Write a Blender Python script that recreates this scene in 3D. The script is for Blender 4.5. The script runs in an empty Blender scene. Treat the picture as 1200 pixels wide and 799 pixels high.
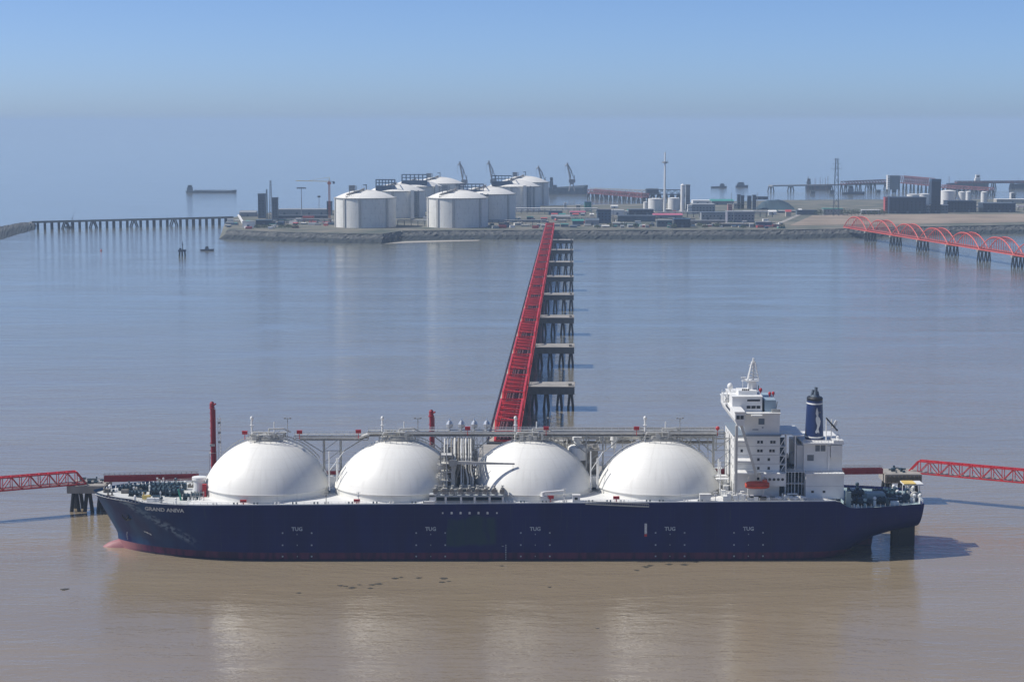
import bpy, math, random
from mathutils import Vector, Matrix
R = math.radians
random.seed(7)
scene = bpy.context.scene
COL = scene.collection

# ------------------------------------------------------------ camera
H, PITCH, F = 152.0, 6.27, 2333.0           # metres, degrees, focal length in photo pixels (1200 wide)
cd = bpy.data.cameras.new('camera'); cam = bpy.data.objects.new('camera', cd); COL.objects.link(cam)
cam.location = (0, 0, H); cam.rotation_euler = (R(90 - PITCH), 0, 0)
cd.sensor_width = 36; cd.lens = F * 36 / 1200; cd.clip_start = 1; cd.clip_end = 200000
scene.camera = cam
# ------------------------------------------------------------ world, sun, exposure
SUN_EL, SUN_AZ = 48.0, -4.0                  # sun to the left, AZ degrees towards the camera
world = bpy.data.worlds.new('World'); scene.world = world; world.use_nodes = True
wn = world.node_tree; wn.nodes.clear()
sky = wn.nodes.new('ShaderNodeTexSky'); sky.sky_type = 'NISHITA'; sky.sun_disc = False
sdir = Vector((-math.cos(R(SUN_EL)) * math.cos(R(SUN_AZ)), -math.cos(R(SUN_EL)) * math.sin(R(SUN_AZ)), math.sin(R(SUN_EL))))
sky.sun_elevation = R(SUN_EL); sky.sun_rotation = math.atan2(sdir.x, sdir.y)
sky.altitude = 0; sky.air_density = 0.42; sky.dust_density = 0.66; sky.ozone_density = 7.5
bg = wn.nodes.new('ShaderNodeBackground'); bg.inputs['Strength'].default_value = 0.143
wo = wn.nodes.new('ShaderNodeOutputWorld')
wn.links.new(sky.outputs[0], bg.inputs[0]); wn.links.new(bg.outputs[0], wo.inputs[0])
sl = bpy.data.lights.new('sun', 'SUN'); sl.energy = 4.8; sl.angle = R(0.53); sl.color = (1.0, 0.955, 0.88)
so = bpy.data.objects.new('sun', sl); COL.objects.link(so); so.rotation_euler = sdir.to_track_quat('Z', 'Y').to_euler(); so.location = (-200, 600, 300)
scene.view_settings.view_transform = 'Standard'; scene.view_settings.look = 'None'
scene.view_settings.exposure = 0.0; scene.view_settings.gamma = 1.0; scene.view_settings.use_curve_mapping = False
scene.render.engine = 'CYCLES'
cy = scene.cycles
cy.use_denoising = True; cy.max_bounces = 6; cy.volume_bounces = 1; cy.diffuse_bounces = 3; cy.glossy_bounces = 3
cy.transparent_max_bounces = 8; cy.caustics_reflective = False; cy.caustics_refractive = False
HAZE_DENSITY, HAZE_COLOR = 0.000073, (0.510, 0.685, 0.915)

# ------------------------------------------------------------ helpers: camera geometry -> real places
cp, sp_ = math.cos(R(PITCH)), math.sin(R(PITCH))
def Yof(py, z=0.0): return (H - z) / math.tan(R(PITCH) + math.atan((py - 399.5) / F))
def Xof(px, Y, z=0.0): return (px - 600) / F * (Y * cp + (H - z) * sp_)
def Zof(py, Y): return H - Y * math.tan(R(PITCH) + math.atan((py - 399.5) / F))
def at(px, py, z=0.0):
    Y = Yof(py, z); return Vector((Xof(px, Y, z), Y, z))
def mpp(Y, z=0.0): return (Y * cp + (H - z) * sp_) / F

# ------------------------------------------------------------ materials
MATS = {}
def mat(name, col, rough=0.6, metal=0.0, var=0.12, scale=0.5, spec=0.5, bump=0.0, col2=None, streak=0.0):
    if name in MATS: return MATS[name]
    m = bpy.data.materials.new(name); m.use_nodes = True; nt = m.node_tree; N = nt.nodes; L = nt.links
    b = N['Principled BSDF']; b.inputs['Roughness'].default_value = rough; b.inputs['Metallic'].default_value = metal
    b.inputs['Specular IOR Level'].default_value = spec
    tc = N.new('ShaderNodeTexCoord'); nz = N.new('ShaderNodeTexNoise'); nz.inputs['Scale'].default_value = scale; nz.inputs['Detail'].default_value = 5
    if streak:
        mp = N.new('ShaderNodeMapping'); mp.inputs['Scale'].default_value = (1, 1, streak); L.new(tc.outputs['Object'], mp.inputs[0]); L.new(mp.outputs[0], nz.inputs['Vector'])
    else: L.new(tc.outputs['Object'], nz.inputs['Vector'])
    mr = N.new('ShaderNodeMapRange'); mr.inputs['From Min'].default_value = 0.3; mr.inputs['From Max'].default_value = 0.7
    L.new(nz.outputs['Fac'], mr.inputs['Value'])
    mx = N.new('ShaderNodeMix'); mx.data_type = 'RGBA'; L.new(mr.outputs[0], mx.inputs['Factor'])
    c2 = col2 or tuple(c * (1 - 2 * var) for c in col)
    mx.inputs[6].default_value = (*c2, 1); mx.inputs[7].default_value = (*col, 1)
    L.new(mx.outputs[2], b.inputs['Base Color'])
    if bump:
        bp = N.new('ShaderNodeBump'); bp.inputs['Distance'].default_value = bump; L.new(nz.outputs['Fac'], bp.inputs['Height']); L.new(bp.outputs[0], b.inputs['Normal'])
    MATS[name] = m; return m
WHITE = mat('ship_white_paint', (0.78, 0.78, 0.76), 0.45, var=0.05, scale=0.3)
def shell_paint(name, col, dirt, nseg, zstep, rough=0.5, amt=0.35):
    m = mat(name, col, rough, var=0.05, scale=0.12, streak=0.3); nt = m.node_tree; N = nt.nodes; L = nt.links; b = N['Principled BSDF']; src = b.inputs['Base Color'].links[0].from_socket
    tc = N.new('ShaderNodeTexCoord'); sp = N.new('ShaderNodeSeparateXYZ'); L.new(tc.outputs['Object'], sp.inputs[0])
    def mt(op, a, c=0.0):
        q = N.new('ShaderNodeMath'); q.operation = op
        for i, v in enumerate((a, c)):
            if isinstance(v, (int, float)): q.inputs[i].default_value = v
            else: L.new(v, q.inputs[i])
        return q.outputs[0]
    def sm(v, a, c):
        q = N.new('ShaderNodeMapRange'); q.interpolation_type = 'SMOOTHSTEP'; L.new(v, q.inputs['Value']); q.inputs['From Min'].default_value = a; q.inputs['From Max'].default_value = c; return q.outputs[0]
    ang = mt('ARCTAN2', sp.outputs['Y'], sp.outputs['X']); fa = mt('ABSOLUTE', mt('SUBTRACT', mt('FRACT', mt('MULTIPLY', ang, nseg / 6.28318)), 0.5)); fz = mt('ABSOLUTE', mt('SUBTRACT', mt('FRACT', mt('MULTIPLY', sp.outputs['Z'], 1 / zstep)), 0.5))
    seam = mt('MAXIMUM', sm(fa, 0.478, 0.495), sm(fz, 0.465, 0.49))
    cb = N.new('ShaderNodeCombineXYZ'); L.new(mt('MULTIPLY', ang, 14.0), cb.inputs[0]); L.new(mt('MULTIPLY', sp.outputs['Z'], 0.12), cb.inputs[1])
    nz = N.new('ShaderNodeTexNoise'); nz.inputs['Scale'].default_value = 1.0; nz.inputs['Detail'].default_value = 6; L.new(cb.outputs[0], nz.inputs['Vector'])
    f = mt('ADD', mt('MULTIPLY', seam, 0.28), mt('MULTIPLY', sm(nz.outputs['Fac'], 0.50, 0.74), amt))
    mx = N.new('ShaderNodeMix'); mx.data_type = 'RGBA'; L.new(f, mx.inputs['Factor']); L.new(src, mx.inputs[6]); mx.inputs[7].default_value = (*dirt, 1); L.new(mx.outputs[2], b.inputs['Base Color']); return m
COVER = shell_paint('tank_cover_paint', (0.82, 0.81, 0.76), (0.58, 0.56, 0.51), 24, 3.1, 0.5, 0.28)
GREYP = mat('grey_steel', (0.42, 0.42, 0.40), 0.55, var=0.15, scale=0.6)
PIPE = mat('pipe_lagging', (0.62, 0.61, 0.57), 0.45, var=0.12, scale=0.7)
SILVER = mat('silver_metal', (0.62, 0.64, 0.66), 0.3, metal=0.7, var=0.08)
RUSTG = mat('brown_grey_steel', (0.26, 0.24, 0.21), 0.7, var=0.2, scale=1.0)
DECKM = mat('deck_paint', (0.62, 0.63, 0.61), 0.6, var=0.12, scale=0.15)
DECKT = mat('teal_deck_paint', (0.30, 0.40, 0.42), 0.6, var=0.12, scale=0.2)
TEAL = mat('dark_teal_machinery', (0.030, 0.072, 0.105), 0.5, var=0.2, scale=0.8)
NAVY = mat('navy_paint', (0.012, 0.030, 0.115), 0.4, var=0.1, scale=0.3)
BLACK = mat('black_paint', (0.012, 0.013, 0.016), 0.5, var=0.1)
GLASS = mat('dark_window_glass', (0.012, 0.016, 0.022), 0.08, var=0.1)
ORANGE = mat('lifeboat_orange', (0.62, 0.075, 0.035), 0.45, var=0.1, scale=0.8)
REDB = mat('red_box_paint', (0.50, 0.02, 0.03), 0.5, var=0.1)
REDT = mat('red_truss_paint', (0.60, 0.022, 0.032), 0.5, var=0.14, scale=0.15)
MAROON = mat('maroon_paint', (0.34, 0.015, 0.035), 0.55, var=0.15, scale=0.1)
PINKR = mat('coral_red_paint', (0.66, 0.11, 0.09), 0.55, var=0.1, scale=0.1)
LETTER = mat('white_lettering', (0.72, 0.74, 0.74), 0.6, var=0.2, scale=1.5)
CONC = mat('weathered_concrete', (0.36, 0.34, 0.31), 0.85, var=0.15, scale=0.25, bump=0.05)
CONCD = mat('dark_concrete_side', (0.10, 0.115, 0.125), 0.8, var=0.2, scale=0.3)  # darker, bluer concrete for cap beams and parapets
PILE = mat('dark_coated_pile', (0.010, 0.013, 0.018), 0.55, var=0.2, scale=0.4)
TIMBER = mat('fender_brown', (0.16, 0.14, 0.11), 0.8, var=0.25, scale=1.0)
GREEN = mat('green_paint', (0.03, 0.30, 0.20), 0.5)
YELLOW = mat('yellow_paint', (0.75, 0.55, 0.16), 0.6)
TANKW = shell_paint('storage_tank_concrete', (0.80, 0.79, 0.74), (0.52, 0.51, 0.48), 16, 6.5, 0.75, 0.5)
TANKR = shell_paint('tank_roof_white', (0.85, 0.83, 0.77), (0.48, 0.43, 0.37), 20, 50.0, 0.6, 0.45)
STEELB = mat('blue_grey_steel', (0.12, 0.16, 0.21), 0.6, var=0.2, scale=0.1)
BUFF = mat('buff_cladding', (0.46, 0.42, 0.36), 0.7, var=0.1, scale=0.05)
GREYC = mat('grey_cladding', (0.30, 0.32, 0.34), 0.6, var=0.1, scale=0.06)
BLUEC = mat('blue_cladding', (0.05, 0.11, 0.19), 0.6, var=0.1, scale=0.06)
DARKB = mat('dark_navy_cladding', (0.025, 0.045, 0.085), 0.6, var=0.1, scale=0.06)
GREENC = mat('green_roof_sheet', (0.05, 0.30, 0.25), 0.6, var=0.1, scale=0.06)
PINKC = mat('pink_roof_sheet', (0.50, 0.13, 0.20), 0.6, var=0.1, scale=0.06)
WHITEC = mat('white_cladding', (0.82, 0.81, 0.78), 0.6, var=0.08, scale=0.06)
REDC = mat('red_cladding', (0.48, 0.08, 0.08), 0.6, var=0.1, scale=0.06)
EARTH = mat('bare_earth', (0.33, 0.26, 0.20), 0.95, var=0.22, scale=0.012)
ROCK = mat('rubble_rock', (0.135, 0.135, 0.125), 0.9, scale=0.3, bump=0.8, col2=(0.015, 0.022, 0.030))
def wet_foot(m):
    nt = m.node_tree; N = nt.nodes; L = nt.links; b = N['Principled BSDF']; src = b.inputs['Base Color'].links[0].from_socket
    g_ = N.new('ShaderNodeNewGeometry'); sp = N.new('ShaderNodeSeparateXYZ'); L.new(g_.outputs['Position'], sp.inputs[0]); q = N.new('ShaderNodeMapRange'); q.interpolation_type = 'SMOOTHSTEP'; L.new(sp.outputs['Z'], q.inputs['Value'])
    q.inputs['From Min'].default_value = 4.2; q.inputs['From Max'].default_value = 6.2; mx = N.new('ShaderNodeMix'); mx.data_type = 'RGBA'; L.new(q.outputs[0], mx.inputs['Factor']); mx.inputs[6].default_value = (0.018, 0.026, 0.030, 1); L.new(src, mx.inputs[7]); L.new(mx.outputs[2], b.inputs['Base Color'])
wet_foot(ROCK)
LEAF = mat('foliage', (0.07, 0.10, 0.045), 0.9, scale=0.3, col2=(0.03, 0.05, 0.025), bump=0.5)

# ------------------------------------------------------------ mesh builder
class MB:
    def __init__(s): s.v = []; s.f = []; s.m = []; s.mi = 0; s.sm = []; s.smooth = False
    def add(s, vs, fs):
        o = len(s.v); s.v += [tuple(p) for p in vs]
        for f in fs: s.f.append(tuple(i + o for i in f)); s.m.append(s.mi); s.sm.append(s.smooth)
        return s
    def box(s, x0, x1, y0, y1, z0, z1):
        return s.add([(x0,y0,z0),(x1,y0,z0),(x1,y1,z0),(x0,y1,z0),(x0,y0,z1),(x1,y0,z1),(x1,y1,z1),(x0,y1,z1)],
              [(0,3,2,1),(4,5,6,7),(0,1,5,4),(1,2,6,5),(2,3,7,6),(3,0,4,7)])
    def tube(s, p, q, r, n=6, r2=None, cap=True):
        p = Vector(p); q = Vector(q); d = q - p
        if d.length < 1e-6: return s
        r2 = r if r2 is None else r2
        a = d.normalized(); u = a.orthogonal().normalized(); w = a.cross(u)
        if n == 4:   # square bar, sides parallel to the axes where it can be
            up = Vector((0, 0, 1)) if abs(a.z) < 0.9 else Vector((0, 1, 0))
            u = a.cross(up).normalized(); w = a.cross(u)
        ph = math.pi / 4 if n == 4 else 0; k = 1.30 if n == 4 else 1
        vs = [p + (u * math.cos(ph + 2*math.pi*i/n) + w * math.sin(ph + 2*math.pi*i/n)) * r * k for i in range(n)] + \
             [q + (u * math.cos(ph + 2*math.pi*i/n) + w * math.sin(ph + 2*math.pi*i/n)) * r2 * k for i in range(n)]
        fs = [(i, (i+1) % n, n + (i+1) % n, n + i) for i in range(n)]
        if cap: fs += [tuple(range(n))[::-1], tuple(range(n, 2*n))]
        return s.add(vs, fs)
    def path(s, pts, r, n=8):
        for a, b in zip(pts[:-1], pts[1:]): s.tube(a, b, r, n)
        for a in pts[1:-1]: s.ball(a, r * 1.02, 6, 4)
        return s
    def ball(s, c, r, n=10, m=6, sz=1.0):
        c = Vector(c); vs = [c + Vector((0, 0, -r*sz))]; fs = []
        for j in range(1, m):
            t = math.pi * j / m - math.pi / 2
            for i in range(n): a = 2*math.pi*i/n; vs.append(c + Vector((math.cos(t)*math.cos(a)*r, math.cos(t)*math.sin(a)*r, math.sin(t)*r*sz)))
        vs.append(c + Vector((0, 0, r*sz))); last = len(vs) - 1
        for i in range(n): fs.append((0, 1 + (i+1) % n, 1 + i))
        for j in range(m-2):
            for i in range(n): a = 1 + j*n; fs.append((a+i, a+(i+1) % n, a+n+(i+1) % n, a+n+i))
        a = 1 + (m-2)*n
        for i in range(n): fs.append((a+i, a+(i+1) % n, last))
        return s.add(vs, fs)
    def lathe(s, prof, cx, cy, n=48, a0=0, a1=2*math.pi, sx=1.0, sy=1.0):
        full = abs(a1 - a0 - 2*math.pi) < 1e-6; k = n if full else n + 1; vs = []; fs = []
        for r, z in prof:
            for i in range(k): a = a0 + (a1-a0)*i/n; vs.append((cx + r*math.cos(a)*sx, cy + r*math.sin(a)*sy, z))
        for j in range(len(prof)-1):
            for i in range(n):
                i2 = (i+1) % k if full else i+1
                fs.append((j*k+i, j*k+i2, (j+1)*k+i2, (j+1)*k+i))
        return s.add(vs, fs)
    def prism(s, pts, y0, y1):     # pts: outline in x,z (counter-clockwise seen from -y)
        n = len(pts)
        return s.add([(x, y0, z) for x, z in pts] + [(x, y1, z) for x, z in pts],
             [tuple(range(n)), tuple(range(n, 2*n))[::-1]] + [((i+1) % n, i, n+i, n+(i+1) % n) for i in range(n)])
    def prismz(s, pts, z0, z1):    # pts: outline in x,y
        n = len(pts)
        return s.add([(x, y, z0) for x, y in pts] + [(x, y, z1) for x, y in pts],
             [tuple(range(n))[::-1], tuple(range(n, 2*n))] + [(i, (i+1) % n, n+(i+1) % n, n+i) for i in range(n)])
    def build(s, name, mats, parent=None, loc=None, M=None):
        me = bpy.data.meshes.new(name); me.from_pydata([tuple(M @ Vector(p)) for p in s.v] if M else s.v, [], s.f)
        for m in (mats if isinstance(mats, (list, tuple)) else [mats]): me.materials.append(m)
        me.polygons.foreach_set('material_index', s.m); me.polygons.foreach_set('use_smooth', s.sm); me.update()
        o = bpy.data.objects.new(name, me); COL.objects.link(o)
        if parent: o.parent = parent
        if loc: o.location = loc
        return o
def tag(o, label=None, cat=None, group=None, kind=None):
    if label: o['label'] = label
    if cat: o['category'] = cat
    if group: o['group'] = group
    if kind: o['kind'] = kind
    return o
def empty(name, loc, rz=0.0, label=None, cat=None, group=None):
    o = bpy.data.objects.new(name, None); COL.objects.link(o); o.location = loc; o.rotation_euler = (0, 0, rz); o.empty_display_size = 2
    return tag(o, label, cat, group)
def children(o): return [c for c in list(COL.objects) if c.parent == o]
def copy_tree(o, kids, parent=None):
    c = o.copy(); COL.objects.link(c)
    if parent: c.parent = parent
    for k, sub in kids:
        copy_tree(k, sub, c)
    return c
def tree(o): return [(c, tree(c)) for c in children(o)]
ORD = ['first','second','third','fourth','fifth','sixth','seventh','eighth','ninth','tenth','eleventh','twelfth','thirteenth','fourteenth','fifteenth','sixteenth','seventeenth','eighteenth','nineteenth','twentieth']
def text_faces(txt, size):
    cu = bpy.data.curves.new('t', 'FONT'); cu.body = txt; cu.size = size; cu.align_x = 'CENTER'; cu.resolution_u = 2; cu.offset = size * 0.03
    o = bpy.data.objects.new('t', cu); COL.objects.link(o)
    bpy.context.view_layer.update()
    me = bpy.data.meshes.new_from_object(o.evaluated_get(bpy.context.evaluated_depsgraph_get()))
    vs = [tuple(v.co) for v in me.vertices]; fs = [tuple(p.vertices) for p in me.polygons]
    bpy.data.objects.remove(o); bpy.data.curves.remove(cu); bpy.data.meshes.remove(me)
    return vs, fs

# ============================================================ SETTING
# water: one sheet out past the horizon
def water_material():
    m = bpy.data.materials.new('muddy_water'); m.use_nodes = True; nt = m.node_tree; N = nt.nodes; L = nt.links
    b = N['Principled BSDF']; b.inputs['Roughness'].default_value = 0.06; b.inputs['IOR'].default_value = 1.62
    tc = N.new('ShaderNodeTexCoord')
    def noise(scale, sx, sy, detail=3, rough=0.5, dist=0.0):
        mp = N.new('ShaderNodeMapping'); mp.inputs['Scale'].default_value = (sx, sy, 1); L.new(tc.outputs['Object'], mp.inputs[0])
        n = N.new('ShaderNodeTexNoise'); n.inputs['Scale'].default_value = scale; n.inputs['Detail'].default_value = detail; n.inputs['Roughness'].default_value = rough
        n.inputs['Distortion'].default_value = dist; L.new(mp.outputs[0], n.inputs['Vector']); return n.outputs['Fac']
    def math_(op, a, c):
        q = N.new('ShaderNodeMath'); q.operation = op
        for i, v in enumerate((a, c)):
            if isinstance(v, (int, float)): q.inputs[i].default_value = v
            else: L.new(v, q.inputs[i])
        return q.outputs[0]
    def rng(v, a, c, d, e):
        q = N.new('ShaderNodeMapRange'); L.new(v, q.inputs['Value'])
        for k, x in zip(('From Min', 'From Max', 'To Min', 'To Max'), (a, c, d, e)): q.inputs[k].default_value = x
        return q.outputs[0]
    mudn = noise(0.006, 0.5, 1.6, 4, 0.55, 0.6)
    mx = N.new('ShaderNodeMix'); mx.data_type = 'RGBA'; L.new(rng(mudn, 0.3, 0.7, 0, 1), mx.inputs['Factor'])
    mx.inputs[6].default_value = (0.235, 0.184, 0.118, 1); mx.inputs[7].default_value = (0.285, 0.226, 0.148, 1)
    # tan water round the berth, greyer water farther out
    spy = N.new('ShaderNodeSeparateXYZ'); L.new(tc.outputs['Object'], spy.inputs[0])
    far = rng(math_('ADD', spy.outputs['Y'], math_('MULTIPLY', noise(0.0022, 0.7, 1.4, 5, 0.6, 0.5), 900)), 1000, 2050, 0, 1)
    mx2 = N.new('ShaderNodeMix'); mx2.data_type = 'RGBA'; L.new(far, mx2.inputs['Factor']); L.new(mx.outputs[2], mx2.inputs[6]); mx2.inputs[7].default_value = (0.185, 0.190, 0.160, 1)
    L.new(mx2.outputs[2], b.inputs['Base Color'])
    calm = rng(noise(0.014, 0.30, 1.3, 6, 0.65, 1.0), 0.36, 0.64, 0.5, 1.45)
    ripple = noise(0.34, 0.55, 1.15, 3, 0.55, 0.4)
    chop = noise(1.3, 0.7, 1.2, 2, 0.5)
    swell = noise(0.055, 0.6, 1.5, 2, 0.5, 0.3)
    h = math_('ADD', math_('ADD', math_('MULTIPLY', ripple, 0.42), math_('MULTIPLY', chop, 0.15)), math_('MULTIPLY', swell, 0.7))
    bp = N.new('ShaderNodeBump'); bp.inputs['Distance'].default_value = 1.0; bp.inputs['Strength'].default_value = 0.36
    L.new(math_('MULTIPLY', h, calm), bp.inputs['Height']); L.new(bp.outputs[0], b.inputs['Normal'])
    return m
WR = 60000.0
w = MB(); xs_ = [-WR, -6000, -1500, 0, 1500, 6000, WR]; ys_ = [-WR, -2000, 0, 1000, 3000, 9000, WR]
for i in range(6):
    for j in range(6): w.add([(xs_[i], ys_[j], 0), (xs_[i+1], ys_[j], 0), (xs_[i+1], ys_[j+1], 0), (xs_[i], ys_[j+1], 0)], [(0, 1, 2, 3)])
tag(w.build('water', water_material()), kind='structure')
# haze: the air over the estuary
hz = MB(); hz.box(-WR - 500, WR + 500, -WR - 500, WR + 500, -3.5, 190)
hm = bpy.data.materials.new('haze_air'); hm.use_nodes = True; hn = hm.node_tree; hn.nodes.clear()
hv = hn.nodes.new('ShaderNodeVolumePrincipled'); hv.inputs['Color'].default_value = (*HAZE_COLOR, 1); hv.inputs['Density'].default_value = HAZE_DENSITY
hv.inputs['Anisotropy'].default_value = 0.0
ho = hn.nodes.new('ShaderNodeOutputMaterial'); hn.links.new(hv.outputs[0], ho.inputs['Volume'])
tag(hz.build('haze', hm), kind='stuff')

# island: top sheet, seawall of rubble, earth field
GZ = 9.0
shore = [(256,280.5),(290,282),(330,283.5),(400,285.5),(446,286),(470,282),(560,281),(700,281),(820,281),(930,280.5),(1000,279),(1060,277),(1140,275.5),(1300,272)]
back = [(1300,233),(1150,233.5),(1000,234),(920,234.5),(860,236),(790,238),(700,240),(640,241),(560,241.5),(480,243),(400,246),(330,248.5),(290,251),(268,256)]
foot = [at(px, py, 0) for px, py in shore]
def inset(p, d): return Vector((p.x + (8 if p.x < -350 else 0), p.y + d, GZ))
crest = [inset(p, 34) for p in foot]; backp = [at(px, py, GZ) for px, py in back]
g = MB(); g.add([tuple(p) for p in crest + backp], [tuple(range(len(crest) + len(backp)))])
backf = [Vector((p.x - (10 if p.x < -400 else 0), p.y + 22, -1)) for p in backp]
bb = [crest[-1]] + backp + [crest[0]]; bf = [Vector((foot[-1].x, foot[-1].y, -1))] + backf + [Vector((foot[0].x, foot[0].y, -1))]
for i in range(len(bb)-1): g.add([bb[i], bf[i], bf[i+1], bb[i+1]], [(0, 1, 2, 3)])
GROUND = mat('island_ground', (0.20, 0.18, 0.145), 0.95, scale=0.025, col2=(0.050, 0.070, 0.055))
tag(g.build('island_ground', GROUND), kind='structure')
# rubble slope as a fine uneven strip
rb = MB(); rows = 7; pts = []
def lerp(a, b, t): return a + (b - a) * t
line = []
for a, b, c, d in zip(foot[:-1], foot[1:], crest[:-1], crest[1:]):
    n = max(2, int((b - a).length / 4))
    for i in range(n): line.append((lerp(a, b, i / n), lerp(c, d, i / n)))
line.append((foot[-1], crest[-1]))
for a, c in line:
    for j in range(rows):
        t = j / (rows - 1); p = lerp(Vector((a.x, a.y, -0.6)), Vector((c.x, c.y, GZ + 0.6)), t)
        e = 0.0 if j in (0,) else 1.1
        pts.append((p.x + random.uniform(-1, 1) * e, p.y + random.uniform(-1.5, 1.5) * e, p.z + random.uniform(-.9, .9) * e))
rb.v = pts
for i in range(len(line) - 1):
    for j in range(rows - 1): k = i * rows + j; rb.f.append((k, k + rows, k + rows + 1, k + 1)); rb.m.append(0); rb.sm.append(False)
tag(rb.build('rubble_slope', ROCK), 'rubble rock slope along the island shore', None, kind='structure')
# parapet wall on the crest
pw = MB()
for a, b in zip(crest[:-1], crest[1:]):
    d = (b - a).normalized(); n_ = Vector((-d.y, d.x, 0))
    pw.add([a + n_*2 + Vector((0,0,-.5)), b + n_*2 + Vector((0,0,-.5)), b + n_*3 + Vector((0,0,-.5)), a + n_*3 + Vector((0,0,-.5)),
            a + n_*2 + Vector((0,0,1.6)), b + n_*2 + Vector((0,0,1.6)), b + n_*3 + Vector((0,0,1.6)), a + n_*3 + Vector((0,0,1.6))],
           [(0,1,5,4),(1,2,6,5),(2,3,7,6),(3,0,4,7),(4,5,6,7)])
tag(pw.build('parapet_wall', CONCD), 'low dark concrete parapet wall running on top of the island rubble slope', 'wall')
fp = [at(925,264.5,GZ), at(1000,263.5,GZ), at(1300,259,GZ), at(1300,250.5,GZ), at(1000,251.5,GZ), at(952,252.5,GZ)]
fd = MB(); fd.add([(p.x, p.y, GZ + 0.12) for p in fp], [tuple(range(6))]); tag(fd.build('earth_field', EARTH), kind='structure')
fr = MB(); a, b, c, d = at(908,263,GZ), at(914,263,GZ), at(940,251.5,GZ), at(934,251.5,GZ)
fr.add([(p.x, p.y, GZ + 0.22) for p in (a, b, c, d)], [(0,1,2,3)]); tag(fr.build('road', CONC), kind='structure')
sp = [at(449,286.0), at(475,283.0), at(520,281.8), at(563,281.4), at(560,282.4), at(520,283.4), at(475,284.8)]
sb = MB(); sb.add([(p.x, p.y, 0.15) for p in sp], [tuple(range(7))]); tag(sb.build('sand_bar', mat('pale_sand', (0.42,0.39,0.34), 0.9)), kind='structure')

# ============================================================ THE SHIP
SHIP = empty('gas_carrier_ship', (0, 706.5, 0), R(0.2), 'long navy blue gas carrier ship with four white domes moored in the foreground', 'ship')
XF = 24.5
K = 0.3072   # metres per photo pixel on the ship's centre line
def sx(px, off=0.0, z=20.0): return Xof(px, 706.5 + off, z)
def interp(x, tab):
    if x <= tab[0][0]: return tab[0][1]
    for (a, va), (b, vb) in zip(tab[:-1], tab[1:]):
        if x <= b: return va + (vb - va) * (x - a) / (b - a)
    return tab[-1][1]
def xstem(z): return interp(z, [(-3, -141.5), (5.3, -142.2), (20.6, -150.6)])
def ztop(x): return interp(x, [(-134, 20.6), (-130.5, 19.6), (-110, 19.5), (113.5, 20.9), (114.5, 20.6), (116, 19.2), (117.5, 18.5), (119.5, 18.2), (146, 18.3)])
def zkeel(x): return interp(x, [(80, -80), (90, -38), (101, -20), (108, -10), (115, -3), (122, 2.5), (128, 5.4), (134, 7), (140, 8), (146, 9)])
def breadth(x, z):
    zf = min(max(z / 20, 0), 1.05); Lz = 65 - 15 * zf; q = 0.86 - 0.14 * zf
    t = min(max((x - xstem(z)) / Lz, 0), 1); b = XF * (1 - (1 - t) ** 2.4) ** q if t > 0 else 0.0
    if x > 108: b *= 1 - 0.39 * ((x - 108) / 37.5) ** 1.6
    zk = zkeel(x); zt = ztop(x); r = min(max((zt - z) / (zt - zk), 0), 1)
    return b * (1 - r ** 3.2) ** (1 / 3.2)
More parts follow.
